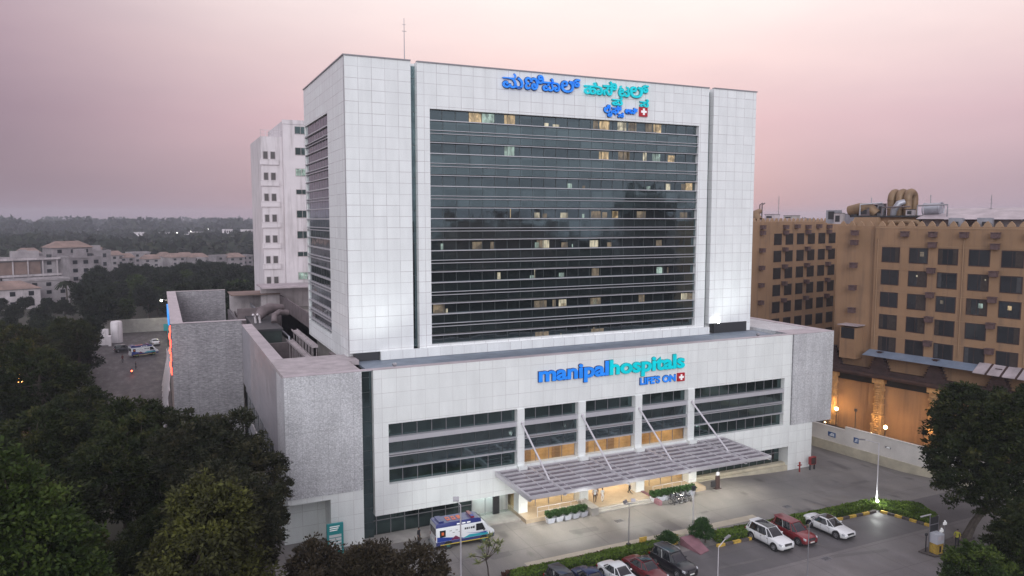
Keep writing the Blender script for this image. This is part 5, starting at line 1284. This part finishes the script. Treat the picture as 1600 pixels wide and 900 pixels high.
    if roofglass:
        g_ = MB(); secs = []
        for f in np.linspace(.22 if suv else .1, 1.0, 6):
            x = xr1-.10+(xf1+.02-xr1+.10)*f; k = math.sin(math.pi*f)*.05; w_ = wt*.80
            secs.append([(x, -w_, zr+.045+k*.8), (x, -w_*.5, zr+.062+k), (x, 0, zr+.068+k), (x, w_*.5, zr+.062+k), (x, w_, zr+.045+k*.8), (x, w_, zr+.03), (x, -w_, zr+.03)])
        g_.loft(secs).build('sunroof', 'roof_glass', c, smooth=True, fix=True)
    if rails:
        for s in (-1, 1): MB().tube([(xr1, s*wt*.96, zr+.03), (xr1+.1, s*wt*.96, zr+.11), (xf1-.3, s*wt*.96, zr+.13), (xf1-.15, s*wt*.96, zr+.05)], .022, 6).build('roof_rail', 'chrome', c, smooth=True)
    if suv: MB().box(xr1-.28, xr1-.02, -wt*.9, wt*.9, zr+.0, zr+.045).build('spoiler', col, c)
    wx = L*.302
    for sx in (-1, 1):
        for sy in (-1, 1):
            MB().tube([(sx*wx, sy*(hw-.3), wheelr+.01), (sx*wx, sy*(hw+.004), wheelr+.01)], wheelr+.075, 22).build('wheel_arch', 'black_rubber', c)
            wheel(c, sx*wx, sy*(hw-.09), wheelr, .22, sy)
    for sy in (-1, 1):
        MB().loft([[(l*.86, sy*hw*.56, hood-.27), (l*.86, sy*hw*.93, hood-.30), (l*.86, sy*hw*.93, hood-.15), (l*.86, sy*hw*.56, hood-.16)], [(l*.985, sy*hw*.52, hood-.34), (l*.955, sy*hw*.86, hood-.36), (l*.945, sy*hw*.86, hood-.22), (l*.968, sy*hw*.52, hood-.24)]]).build('headlight', 'headlight', c, fix=True)
        MB().box(-l-.012, -l+.22, sy*hw*.93, sy*hw*.60, belt-.30, belt-.12).build('taillight', 'taillight', c)
        MB().ball((xf0-.62, sy*(hw+.10), belt+.05), .11, .09, .075, 10, 6).bar((xf0-.62, sy*hw*.9, belt-.02), (xf0-.62, sy*(hw+.08), belt+.03), .05).build('wing_mirror', col, c, smooth=True)
        MB().box(-l*.12, -l*.12+.2, sy*(hw-.004), sy*(hw+.018), belt-.17, belt-.14).box(l*.22, l*.22+.2, sy*(hw-.004), sy*(hw+.018), belt-.17, belt-.14).build('door_handle', 'chrome', c)
        MB().box(-wx+wheelr+.1, wx-wheelr-.1, sy*(hw*.93), sy*(hw+.006), zb-.02, zb+.10).build('sill', 'black_rubber', c)
        d_ = MB()
        for x in (-l*.10, l*.30): d_.box(x-.008, x+.008, sy*(hw+.001), sy*(hw-.02), zb+.2, belt-.14)
        d_.box(-l*.42, -l*.42+.014, sy*(hw+.001), sy*(hw-.02), zb+.35, belt-.14)
        d_.build('door_seam', 'black_rubber', c)
    gz_ = hood-.42
    g_ = MB().box(l*.955, l*.998, -hw*.44, hw*.44, gz_, gz_+.24)
    for k in range(3): g_.box(l*.998, l*1.004, -hw*.42, hw*.42, gz_+.04+.07*k, gz_+.065+.07*k, 1)
    g_.build('grille', ['black_rubber', 'chrome'], c)
    MB().box(l*.985, l*1.006, -hw*.62, hw*.62, .30, .42).build('lower_intake', 'black_rubber', c)
    MB().box(l*.99, l*1.012, -.25, .25, .46, .57).build('number_plate', plate, c)
    MB().box(-l-.015, -l+.02, -.25, .25, .62, .74).build('number_plate', plate, c)
    return c
def park(c, x, y, rz): c.location = (x, y, 0); c.rotation_euler = (0, 0, R(rz)); return c
park(make_car('white car with dark sunroof parked left of the red car by the lamp-lit hedge', 'paint_white', 4.75, 1.92, True, True), 34.5, -23.2, -88.5)
park(make_car('dark red car between the two white cars at the lamp-lit hedge', 'paint_red', 4.6, 1.84, True), 37.45, -23.3, -89)
park(make_car('long white saloon with black roof at the right of the lamp-lit hedge', 'paint_white', 5.1, 1.9, False, True), 41.85, -23.55, -86.5)
park(make_car('black car with silver roof rails, rightmost in the row of five', 'paint_black', 4.6, 1.86, True, False, rails=True), 22.9, -23.75, -84)
park(make_car('dark red saloon beside the black car in the row of five', 'paint_darkred', 4.5, 1.78, False, True), 20.0, -23.7, -85)
park(make_car('white saloon in the middle of the row of five', 'paint_white', 4.4, 1.75, False), 17.35, -23.6, -85)
park(make_car('dark blue saloon left of the white saloon in the row of five', 'paint_blue', 4.4, 1.75, False), 14.7, -23.6, -85)
park(make_car('dark grey car at the left end of the row of five', 'paint_grey', 4.3, 1.75, True), 12.25, -23.35, -85)

def make_van(label):
    c = thing('ambulance', label, 'ambulance'); L, hw = 5.9, 1.0; l = L/2; lev = [.42, .78, 1.05, 1.9, 2.12, 2.5]
    prof = [(-l, 2.42, .97), (-l+.08, 2.5, 1.0), (l-1.75, 2.52, 1.0), (l-1.42, 2.44, .99), (l-.98, 1.95, .97), (l-.62, 1.48, .96), (l-.22, 1.22, .92), (l-.05, 1.02, .86), (l, .80, .78)]
    secs = []
    for x, top, wf in prof:
        zs = [min(z, top) for z in lev[:-1]] + [top]; w_ = hw*wf
        ins = [.97, 1, 1, .985, .955, .86]
        r = [(-w_*k, z) for k, z in zip(ins, zs)] + [(w_*k, z) for k, z in reversed(list(zip(ins, zs)))]
        secs.append([(x, y, z) for y, z in r])
    b = MB().loft(secs); n = 12; k = 0
    for i in range(len(secs)-1):
        for j in range(n):
            lv = j if j < 5 else (5 if j == 5 else 10-j)
            f = b.m
            if j == 5 and prof[i+1][1] > 2.4: f[k] = 1
            elif lv == 4 and prof[i+1][1] > 2.4: f[k] = 1
            elif lv == 0: f[k] = 1
            elif j == 11: f[k] = 1
            k += 1
    b.build('body', ['paint_van', 'paint_navy'], c, smooth=True, fix=True)
    # windscreen, cab windows, rear windows
    MB().add([(l-1.40, -.80, 2.36), (l-1.40, .80, 2.36), (l-.72, .86, 1.52), (l-.72, -.86, 1.52), (l-1.30, -.80, 2.38), (l-1.30, .80, 2.38), (l-.64, .86, 1.56), (l-.64, -.86, 1.56)], [(0, 1, 2, 3), (4, 7, 6, 5), (0, 3, 7, 4), (1, 5, 6, 2), (0, 4, 5, 1), (3, 2, 6, 7)]).build('windscreen', 'car_glass', c)
    for s in (-1, 1):
        def P_(x, z): return (x, s*(1.0-.02*max(0, (z-1.05))+.012), z)
        def panel(name, pts, m, lab=None, off=0.):
            v = [Vector(P_(*q))+Vector((0, s*off, 0)) for q in pts]; k_ = len(v); v2 = [p-Vector((0, s*.05, 0)) for p in v]
            return MB().add(v+v2, [tuple(range(k_)), tuple(range(2*k_-1, k_-1, -1))]+[(i, (i+1) % k_, k_+(i+1) % k_, k_+i) for i in range(k_)]).build(name, m, c, fix=True)
        panel('cab_window', [(l-1.95, 1.32), (l-1.0, 1.32), (l-1.32, 1.98), (l-1.95, 1.98)], 'car_glass')
        panel('rear_window', [(-l+.35, 1.22), (-l+.92, 1.22), (-l+.92, 1.86), (-l+.35, 1.86)], 'car_glass')
        panel('window_emblem', [(-l+.52, 1.40), (-l+.75, 1.40), (-l+.75, 1.68), (-l+.52, 1.68)], 'wrap_orange', off=.006)
        panel('side_stripe', [(-l+.08, .80), (l-3.0, .80), (l-3.7, .96), (-l+1.6, 1.06), (-l+.08, 1.28)], 'wrap_blue')
        panel('side_stripe', [(-l+1.4, .82), (l-3.4, .82), (-l+1.9, 1.20)], 'wrap_maroon', off=.004)
        panel('side_stripe', [(l-3.3, .80), (l-.75, .80), (l-.75, 1.0), (l-2.6, 1.08)], 'wrap_teal')
        panel('side_stripe', [(l-3.0, 1.28), (l-1.0, .98), (l-.8, 1.12), (l-1.6, 1.12)], 'wrap_blue', off=.004)
        panel('side_stripe', [(-l+.4, .43), (l-.6, .43), (l-.6, .50), (-l+.4, .50)], 'plate_yellow', off=.002)
        lt = MB()
        for k_, w_ in enumerate((.16, .14, .1, .16, .12)):
            x = l-3.1+k_*.2; lt.box(x, x+w_, s*1.0, s*1.012, 1.62, 1.80)
        lt.box(l-2.05-.15, l-1.9-.2, s*1.0, s*1.012, 1.60, 1.84)
        for k_ in range(4): lt.box(-l+1.3+k_*.3, -l+1.52+k_*.3, s*1.0, s*1.010, 1.70-.2*(k_ % 2), 1.74-.2*(k_ % 2))
        lt.build('lettering', 'steel_dark', c)
        lt = MB()
        for k_ in range(3): lt.box(-.9+k_*.5, -.9+k_*.5+.34, s*.93, s*.985, 2.22, 2.32)
        lt.build('roof_lettering', 'sign_white', c)
        MB().ball((l-1.2, s*1.16, 1.42), .1, .07, .16, 8, 6).bar((l-1.25, s*.95, 1.35), (l-1.2, s*1.12, 1.36), .04).build('wing_mirror', 'black_rubber', c)
        MB().box(-l-.02, -l+.04, s*.72, s*.9, .95, 1.25).build('taillight', 'taillight', c)
        MB().box(l-.28, l-.08, s*.55, s*.80, .90, 1.02).build('headlight', 'headlight', c)
        for sx in (-1.77, 1.77):
            MB().tube([(sx, s*.6, .36), (sx, s*1.008, .36)], .43, 20).build('wheel_arch', 'black_rubber', c); wheel(c, sx, s*.90, .36, .22, s, 'hub_teal', 6)
    MB().box(-l-.02, -l+.02, -.78, -.06, 1.35, 2.0).box(-l-.02, -l+.02, .06, .78, 1.35, 2.0).build('back_window', 'car_glass', c)
    MB().box(-l-.24, -l+.0, -.9, .9, .32, .46).build('rear_step', 'chrome', c)
    MB().box(-l-.03, -l+.02, -.3, .3, .72, .86).build('number_plate', 'plate_white', c)
    lb = MB().box(l-2.35, l-2.05, -.75, .75, 2.54, 2.68); lb.box(l-2.34, l-2.06, -.74, -.2, 2.681, 2.70, 1); lb.build('light_bar', ['taillight', 'wrap_blue'], c)
    rl = MB()
    for k_ in range(3): rl.box(-1.7+k_*.55, -1.35+k_*.55, -.42, .42, 2.525, 2.536); 
    for k_ in range(2): rl.box(-1.62+k_*.55+.02, -1.45+k_*.55, -.18, .18, 2.537, 2.541, 1)
    rl.build('roof_marking', ['wrap_orange', 'paint_navy'], c)
    MB().box(-2.6, -2.1, -.7, .7, 2.525, 2.64).build('roof_vent', 'paint_navy', c)
    return c
park(make_car('small dark car parked by the wall of the rear yard', 'paint_grey', 4.2, 1.75, True), -25.5, 120, 10)
park(make_car('pale car parked near the teal board in the rear yard', 'paint_white', 4.2, 1.75, False), -19.0, 128, 100)
V1 = make_van('white and navy ambulance with teal wheels parked before the left ground-floor glazing')
V1.location = (8.15, -10.55, 0); V1.rotation_euler = (0, 0, R(-1.5))
dup(V1, (-21.2, 112.5, 0), R(20), 'far white and navy ambulance parked in the small rear yard')

# ================================================================== lamp posts
def post(name, label, x, y, h, arm, m='steel_white', r0=.085, head='steel_grey', z=0):
    L = thing(name, label, 'street lamp', (x, y, z))
    MB().tube([(0, 0, 0), (0, 0, h)], [r0, r0*.6], 10).box(-.2, .2, -.2, .2, 0, .06).build('post', m, L, smooth=True)
    if arm:
        a = Vector(arm); MB().tube([(0, 0, h-.05), tuple(Vector((0, 0, h))+a*.55), tuple(Vector((0, 0, h))+a)], .035, 8).build('arm', m, L, smooth=True)
        q = Vector((0, 0, h))+a; dr = Vector((a.x, a.y, a.z*.4)).normalized()
        MB().bar(q-dr*.1, q+dr*.55, .22, .10).build('lamp_head', head, L)
    return L
def floodhead(L, p, tgt, wd=.42, on=True, energy=0, col=(.95, 1.0, .95), spot=95):
    p, tgt = Vector(p), Vector(tgt); a = (tgt-p).normalized(); s = a.cross(Vector((0, 0, 1))).normalized(); u = s.cross(a)
    h_ = MB().obox(p, .22, wd, wd*.75, a, s, u); h_.obox(p-a*.13, .06, wd*.8, wd*.6, a, s, u); h_.build('flood_head', 'steel_grey', L)
    MB().obox(p+a*.115, .006, wd*.9, wd*.66, a, s, u).build('lens', 'flood_lens', L)
    if energy: lamp('SPOT', L, tuple(p+a*.2), energy, col, tuple(tgt), .25, spot, .85)
L = post('flood_lamp', 'white post with one grey floodlight at the bottom, in front of the ambulance', 5.25, -17.6, 6.6, None)
MB().tube([(0, 0, 6.55), (-.3, .1, 7.0)], .05, 6).build('arm', 'steel_white', L)
floodhead(L, (-.35, .15, 7.1), (3.0, 10.65, .8), .5, True, 1100, spot=70)
L = post('flood_lamp', 'thin post with twin floodlights facing the entrance', 21.3, -19.1, 4.6, None, 'steel_grey', .06)
MB().tube([(-.45, 0, 4.6), (.45, 0, 4.6)], .04, 6).build('crossbar', 'steel_grey', L); MB().box(-.18, .18, -.15, .15, 0, .8).build('control_box', 'steel_dark', L)
floodhead(L, (-.45, 0, 4.85), (-7, 12.1, -1.4), .4, True, 1900, spot=64); floodhead(L, (.45, 0, 4.85), (9, 12.1, -1.4), .4, True, 1900, spot=64)
L = post('flag_post', 'pale lilac post rising from the red wedge-shaped base', 28.35, -19.5, 5.2, None, 'steel_white', .075)
MB().box(-.16, .16, -.14, .14, 4.9, 5.35).build('control_box', 'steel_dark', L)
floodhead(L, (0, .2, 4.75), (8, 12.5, -1.2), .3, True, 1700, spot=64)
t = MB().add([(26.55, -19.9, 0), (28.2, -19.9, 0), (28.2, -22.1, 0), (26.9, -22.5, 0), (26.55, -19.9, .75), (28.2, -19.9, .75), (28.2, -22.1, .07), (26.9, -22.5, .07)], [(3, 2, 1, 0), (4, 5, 6, 7), (0, 1, 5, 4), (1, 2, 6, 5), (2, 3, 7, 6), (3, 0, 4, 7)])
tag(t.build('sloped_base', 'base_pink', fix=True), 'dull red sloping wedge base at the foot of the lilac post', 'base')
L = post('street_lamp', 'tall street lamp with a glowing white post by the wedge-shaped hedge', 51.3, -21.25, 7.1, (-1.7, .5, .45))
F = thing('uplight', 'bright white uplight at the foot of the glowing street lamp', 'lamp', (51.05, -21.55, 0)); MB().tube([(0, 0, 0), (0, 0, .75)], .05, 8).build('stake', 'steel_dark', F); MB().ball((0, 0, .9), .15, n=12, m=8).build('lamp_head', 'lamp_on', F)
lamp('POINT', F, (-.05, -.1, 1.25), 190, (.95, 1, .95), size=.15); lamp('SPOT', F, (.02, .05, 1.1), 260, (.95, 1, .98), (.25, .3, 7), .1, 16)
post('street_lamp', 'thin lamp post in front of the white car with the dark sunroof', 31.95, -30.3, 5.0, (1.0, .25, .35), 'steel_grey', .06)
post('street_lamp', 'short-armed lamp post at the bottom edge right of the black car', 22.0, -30.6, 5.0, (1.0, .3, .4), 'steel_white', .055)
L = post('street_lamp', 'lit lamp post by the wall of the small rear yard', -15.2, 150, 8.6, (-1.5, 0, .3)); MB().ball((-2.0, 0, 8.7), .28).build('bulb', 'lamp_on', L); lamp('POINT', L, (-2, -.5, 8.3), 400, (1, .95, .6), size=.3)
L = post('street_lamp', 'glowing orange lamp among the dark trees on the left', -36.4, 54.3, 6.9, None, 'steel_dark'); MB().ball((0, 0, 7.1), .42).ball((-.1, 0, 8.1), .2).build('bulb', 'lamp_orange_on', L); lamp('POINT', L, (.5, -1.0, 7.6), 2600, (1, .42, .12), size=.4)
# floodlights on the podium roof that wash the two ends of the tower
for x, tx, lab, e_ in ((3.0, 2.6, 'roof floodlight washing the left end of the tower', 800), (48.4, 49.0, 'roof floodlight washing the right end of the tower', 900)):
    F = thing('roof_floodlight', lab, 'lamp', (x, -6.0, 16.25)); MB().tube([(0, 0, 0), (0, 0, .3)], .05, 6).build('bracket', 'steel_dark', F)
    floodhead(F, (0, 0, .55), (tx-x, 6.0, 10.5 if x < 10 else 9.0), .36, True, e_, (.92, 1.0, .98), 100)
F = thing('roof_floodlight', 'small bright roof light close to the right end of the tower', 'lamp', (46.9, -.55, 17.7)); MB().box(-.1, .1, -.1, .1, -.5, -.1).build('bracket', 'steel_dark', F); MB().ball((0, 0, 0), .16).build('bulb', 'lamp_on', F); lamp('POINT', F, (0, -.1, .35), 16, (.95, 1, 1), size=.2)

# ================================================================== people
def person(label, x, y, z=0, rz=0, shirt='cloth_white', legs='cloth_dark', step=.12, arm=.10, h=1.7):
    s = h/1.75; J = {'pel': (0, 0, .95), 'sp': (0, .0, 1.2), 'ch': (0, 0, 1.42), 'nk': (0, .01, 1.52), 'hd': (0, -.015, 1.62), 'tp': (0, -.02, 1.74)}
    for sd_, k in (('l', -1), ('r', 1)):
        J.update({'h'+sd_: (k*.10, 0, .92), 'k'+sd_: (k*.11, -step*k*.5-.02, .5), 'a'+sd_: (k*.115, step*k, .09), 't'+sd_: (k*.13, step*k-.16, .035), 's'+sd_: (k*.20, 0, 1.42), 'e'+sd_: (k*.27, .02+arm*k*.4, 1.14), 'w'+sd_: (k*.25, -.08+arm*k*.6, .90), 'f'+sd_: (k*.245, -.11+arm*k*.6, .80)})
    rad = {'pel': .145, 'sp': .125, 'ch': .145, 'nk': .055, 'hd': .085, 'tp': .07}
    for q in 'lr': rad.update({'h'+q: .105, 'k'+q: .062, 'a'+q: .045, 't'+q: .032, 's'+q: .065, 'e'+q: .045, 'w'+q: .03, 'f'+q: .034})
    E_ = [('pel', 'sp'), ('sp', 'ch'), ('ch', 'nk'), ('nk', 'hd'), ('hd', 'tp')]
    for q in 'lr': E_ += [('pel', 'h'+q), ('h'+q, 'k'+q), ('k'+q, 'a'+q), ('a'+q, 't'+q), ('ch', 's'+q), ('s'+q, 'e'+q), ('e'+q, 'w'+q), ('w'+q, 'f'+q)]
    names_ = list(J); me = bpy.data.meshes.new('body'); me.from_pydata([tuple(c*s for c in J[n]) for n in names_], [(names_.index(a), names_.index(b)) for a, b in E_], [])
    o = bpy.data.objects.new('person', me); C.objects.link(o)
    md = o.modifiers.new('skin', 'SKIN'); sv = me.skin_vertices[0].data
    for i, n in enumerate(names_): sv[i].radius = (rad[n]*s, rad[n]*s*(.72 if n in ('pel', 'sp', 'ch') else 1)); sv[i].use_root = (n == 'pel')
    o.modifiers.new('sub', 'SUBSURF').levels = 1
    bpy.context.view_layer.update()
    m2 = bpy.data.meshes.new_from_object(o.evaluated_get(bpy.context.evaluated_depsgraph_get())); o.modifiers.clear(); o.data = m2
    for mm in (shirt, legs, 'skin', 'cloth_dark'): m2.materials.append(MAT[mm])
    for p in m2.polygons:
        c = p.center/s; p.use_smooth = True
        p.material_index = 2 if c.z > 1.5 or (c.z < 1.12 and abs(c.x) > .19 and c.z > .7) else 0 if c.z > .95 else 1 if c.z > .10 else 3
    o.location = (x, y, z); o.rotation_euler = (0, 0, rz)
    hr = MB().ball((0, .015*s, 1.70*s), .092*s, .10*s, .085*s, 10, 7).build('hair', 'hair_black', o, smooth=True)
    return tag(o, label, 'person')
person('standing person in white shirt and black trousers beside the left white pier of the entrance', 24.25, -8.2, .42, R(-20))
person('person in dark clothes standing inside the wooden entrance', 25.6, -6.4, .42, R(10), 'cloth_maroon', 'cloth_maroon')
person('person in white shirt and black trousers walking at the right of the entrance steps', 29.2, -7.4, .42, R(60), step=.2)
person('small person in pale clothes at the head of the entrance steps', 25.2, -8.2, .42, R(0), 'cloth_white', 'cloth_white', h=1.45)
person('person in dark clothes standing behind the ambulance', 4.15, -9.4, .0, R(40), 'cloth_dark', 'cloth_dark')
person('guard in a yellow vest beside the parking barrier', 49.7, -31.4, .12, R(-60), 'cloth_yellow', 'cloth_dark')
person('far person in dark clothes walking across the small rear yard', -22.4, 95, 0, R(90), 'cloth_dark', 'cloth_dark', step=.2)
person('far person in pale shirt standing near the rear yard wall', -25.2, 105, 0, R(30), 'cloth_maroon', 'cloth_dark')

# ================================================================== wheelchairs
def wheelchair(label, group):
    w_ = thing('wheelchair', label, 'wheelchair', (0, 0, 0), 0, group)
    for s in (-1, 1):
        q = MB().ring((0, s*.30, .31), (0, 1, 0), .29, .022, 20, 6)
        for k in range(8): a = math.pi*k/4; q.bar((0, s*.30, .31), (.28*math.cos(a), s*.30, .31+.28*math.sin(a)), .008)
        q.build('wheel', 'steel_dark', w_, smooth=False)
        MB().ring((.42, s*.24, .09), (0, 1, 0), .07, .02, 12, 6).build('caster', 'black_rubber', w_)
        MB().tube([(-.28, s*.22, .92), (-.18, s*.22, .90), (-.16, s*.22, .48), (.36, s*.22, .46), (.5, s*.2, .12)], .014, 6).tube([(-.16, s*.22, .66), (.22, s*.22, .66), (.24, s*.22, .46)], .016, 6).build('frame', 'chrome', w_)
    MB().box(-.16, .28, -.2, .2, .45, .50).build('seat', 'cloth_dark', w_); MB().obox((-.19, 0, .70), .03, .4, .42, (1, 0, .08), (0, 1, 0), (-.08, 0, 1)).build('backrest', 'cloth_dark', w_)
    MB().box(.42, .58, -.19, .19, .10, .12).build('footrest', 'steel_grey', w_)
    return w_
wc = wheelchair('black wheelchair parked in a row in front of the white planters', 'wheelchairs before the planters')
wc.location = (32.3, -11.0, 0); wc.rotation_euler = (0, 0, R(-70)); wc.scale = (1.1,)*3
for i in range(1, 4): q = dup(wc, (32.3+.72*i, -10.95+.03*i, 0), R(-70+4*i))

# ================================================================== small things around the forecourt
K1 = thing('ticket_machine', 'white parking machine with yellow base on the barrier island', 'machine', (46.8, -31.4, .12))
MB().box(-.45, .45, -.4, .4, .95, 1.85).box(-.38, .38, -.41, -.401, 1.3, 1.7, 1).build('cabinet', ['planter_white', 'render_white'], K1)
MB().box(-.42, .42, -.38, .38, 0, .948).box(-.12, .16, -.385, -.381, .15, .75, 1).build('base', ['kerb_yellow', 'hotel_brown'], K1)
MB().box(-.62, -.56, .3, .36, 0, 3.6).box(.56, .62, .3, .36, 0, 3.3).box(-.559, .559, .31, .35, 1.9, 3.25, 1).box(-.559, .559, .28, .38, 2.55, 2.62).build('shelter_frame', ['steel_grey', 'steel_dark'], K1)
MB().box(-1.9, -.5, .28, .38, 3.55, 3.63).build('roof_arm', 'steel_white', K1)
tag(MB().prism([(45.6, -30.5), (45.9, -31.9), (47.6, -32.3), (53.2, -30.8), (53.4, -29.9), (52.6, -29.6)], 0.006, .13).build('traffic_island', 'kerb_dark', fix=True), kind='structure')
bp = thing('barrier_post', 'dark round-topped card reader post left of the parking machine', 'post', (46.05, -30.9, .12)); MB().tube([(0, 0, 0), (0, 0, 1.55)], .05, 8).build('post', 'steel_dark', bp); MB().ball((0, 0, 1.65), .17, .12, .17, 10, 8).build('reader', 'steel_dark', bp)
for x, y, h_, lab in ((48.0, -31.0, 1.9, 'white marker post just right of the parking machine'), (49.0, -30.6, 2.3, 'white post with a small top bracket by the guard')):
    q = thing('marker_post', lab, 'post', (x, y, .12)); MB().tube([(0, 0, 0), (0, 0, h_)], .045, 8).build('post', 'steel_grey', q); MB().box(-.2, .2, -.06, .06, h_-.35, h_-.1).ball((0, 0, h_), .09, n=8, m=6).build('bracket', 'sign_white', q)
hy = thing('fire_hydrant', 'red hydrant standpipe at the foot of the right corner block', 'hydrant', (53.9, -8.0, gz(53.9, -8.0))); MB().tube([(0, 0, 0), (0, 0, 1.1)], .09, 8).ball((0, 0, 1.15), .13, n=8, m=6).tube([(-.3, 0, .85), (.3, 0, .85)], .07, 8).build('standpipe', 'red_paint', hy)
hb = thing('hose_box', 'red hose cabinet on legs at the foot of the right corner block', 'hose box', (56.0, -8.0, gz(56, -8))); MB().box(-.45, .45, -.2, .2, .7, 1.65).build('cabinet', 'red_paint', hb); MB().box(-.4, -.33, -.1, .1, 0, .7).box(.33, .4, -.1, .1, 0, .7).build('stand', 'steel_dark', hb); MB().box(-.38, .38, -.215, -.201, .78, 1.58).build('door', 'hotel_brown', hb)
ts = thing('totem_sign', 'upright teal directory sign with white panels by the left base wall', 'sign', (-3.5, -8.3, 0)); MB().box(-.75, .75, -.12, .12, .1, 3.0).box(-.3, .3, -.1, .1, -.1, .1).build('board', 'teal_board', ts)
b = MB()
for k in range(5): b.box(-.55, .55, -.14, -.121, .45+k*.32, .70+k*.32)
b.build('panels', 'poster_white', ts); b = MB()
for k in range(3): b.box(-.5, .2+.1*k, -.14, -.121, 2.35+k*.18, 2.43+k*.18)
b.build('lettering', 'sign_white', ts)
st = thing('standing_sign', 'dark upright display stand with a round white top by the right terrace', 'sign', (39.8, -9.45, 0)); MB().box(-.28, .28, -.08, .08, 0, 1.5).box(-.4, .4, -.25, .25, 0, .05).build('stand', 'hotel_brown', st); MB().tube([(0, -.05, 1.75), (0, .05, 1.75)], .24, 16).build('disc', 'planter_white', st); MB().box(-.9, -.35, -.1, .1, .3, .95).build('bin', 'steel_dark', st)
sb = MB().box(22.55, 23.4, -10.4, -7.6, 0, .75); sb.box(22.5, 23.45, -10.45, -7.55, .75, .82)
tag(sb.build('step_wall', 'concrete'), 'low stone wall at the left side of the entrance steps', 'wall')
s_ = MB()
for k in range(2): s_.box(23.45, 30.6, -9.3-.36*(k+1), -9.301-.36*k if k else -9.301, -.1, .42-.14*(k+1))
tag(s_.build('entrance_steps', 'concrete'), 'two broad pale steps up to the entrance', 'steps')
tag(MB().box(30.62, 31.0, -11.0, -6.9, 0, .5).build('ramp_wall', 'base_pink'), 'short dark kerb wall at the right of the entrance steps', 'wall')
def rail(name, lab, x0, x1, y, z):
    q = thing(name, lab, 'railing', (x0, y, z)); m_ = MB().tube([(0, 0, 1.0), (x1-x0, 0, 1.0)], .03, 6).tube([(0, 0, .55), (x1-x0, 0, .55)], .02, 6); m_.build('handrail', 'steel_white', q)
    p_ = MB()
    for x in np.arange(0, x1-x0+.1, 1.3): p_.tube([(x, 0, 0), (x, 0, 1.0)], .025, 6)
    p_.build('baluster', 'steel_white', q)
rail('railing', 'thin white handrail on the platform right of the entrance', 31.2, 37.0, -9.0, .42); rail('railing', 'thin white handrail on the platform left of the entrance', 16.9, 22.4, -9.1, .42)
for (x, y, w_, h_, lab) in ((25.9, -19.75, .95, 1.0, 'yellow board standing right of the small round shrub'), (23.6, -18.1, .8, .6, 'low yellow board left of the small round shrub')):
    q = thing('barrier_board', lab, 'board', (x, y, 0)); MB().box(-w_/2, w_/2, -.05, .05, .08, h_).build('panel', 'kerb_yellow', q); MB().box(-w_/2, -w_/2+.06, -.2, .2, 0, .08).box(w_/2-.06, w_/2, -.2, .2, 0, .08).build('foot', 'steel_dark', q)
tag(MB().box(26.4, 27.6, -19.3, -19.24, 0, .75).box(26.4, 26.45, -19.24, -18.6, 0, .75).build('low_screen', 'wall_plinth'), 'low cream screen between the yellow board and the red wedge', 'screen')
for x, y in ((32.2, -15.6), (43.0, -16.9), (24.5, -12.6), (36.8, -27.9)):
    q = thing('drain_cover', 'dark square iron drain cover let into the forecourt', 'drain cover', (x, y, gz(x, y)+.02), .1, 'drain covers in the forecourt'); MB().box(-.45, .45, -.3, .3, -.03, .012).build('frame', 'steel_grey', q); m_ = MB()
    for k in range(6): m_.box(-.4+k*.14, -.33+k*.14, -.25, .25, .0125, .02)
    m_.build('grate', 'steel_dark', q)
# rear yard
tag(MB().box(-34, -8, 152.5, 153, 0, 3.6).build('yard_wall', 'concrete'), 'cream wall closing the small rear yard', 'wall')
tk = thing('water_tank', 'white cylindrical tank in the small rear yard', 'tank', (-27.6, 136, 0)); MB().tube([(0, 0, 0), (0, 0, 5.0), (0, 0, 5.3), (0, 0, 5.45)], [1.35, 1.35, 1.2, .3], 18).build('shell', 'render_white', tk, smooth=True)
tag(MB().box(-31.5, -29.2, 132, 133, 0, 3.9).box(-29.2, -28.6, 130, 132, 0, 2.4).build('pump_house', 'render_white'), 'small white pump house left of the cylindrical tank', 'shed')
tag(MB().box(-16.9, -14.9, 139, 139.2, 1.8, 3.6).box(-16.0, -15.8, 139, 139.2, 0, 1.8).build('sign_board', 'teal_board'), 'small teal board at the back of the rear yard', 'sign')
sc2 = thing('scooter', 'scooter with a glowing red tail light in the rear yard', 'scooter', (-23.0, 91, 0))
MB().tube([(-.5, 0, .55), (-.1, 0, .6), (.25, 0, .35), (.55, 0, .9)], [.14, .17, .1, .05], 8).box(-.55, .05, -.14, .14, .68, .78).build('body', 'paint_darkred', sc2)
for x in (-.5, .6): MB().ring((x, 0, .26), (0, 1, 0), .2, .06, 14, 6).build('wheel', 'black_rubber', sc2)
MB().tube([(.5, -.3, 1.02), (.5, .3, 1.02)], .025, 6).build('handlebar', 'steel_dark', sc2); MB().ball((-.68, 0, .7), .14).build('taillight', 'tail_red_on', sc2); sc2.rotation_euler = (0, 0, R(90))

# ================================================================== the evening haze
hz = MB().box(-2900, 2900, -1500, 2900, -3, 62).build('haze', 'black_rubber'); tag(hz, kind='stuff')
m = bpy.data.materials.new('haze'); m.use_nodes = True; n = m.node_tree.nodes; n.remove(n['Principled BSDF'])
v = n.new('ShaderNodeVolumePrincipled'); v.inputs['Color'].default_value = (.84, .87, .98, 1); v.inputs['Density'].default_value = 0.00025; v.inputs['Anisotropy'].default_value = .15
m.node_tree.links.new(v.outputs[0], n['Material Output'].inputs['Volume']); hz.data.materials.clear(); hz.data.materials.append(m)
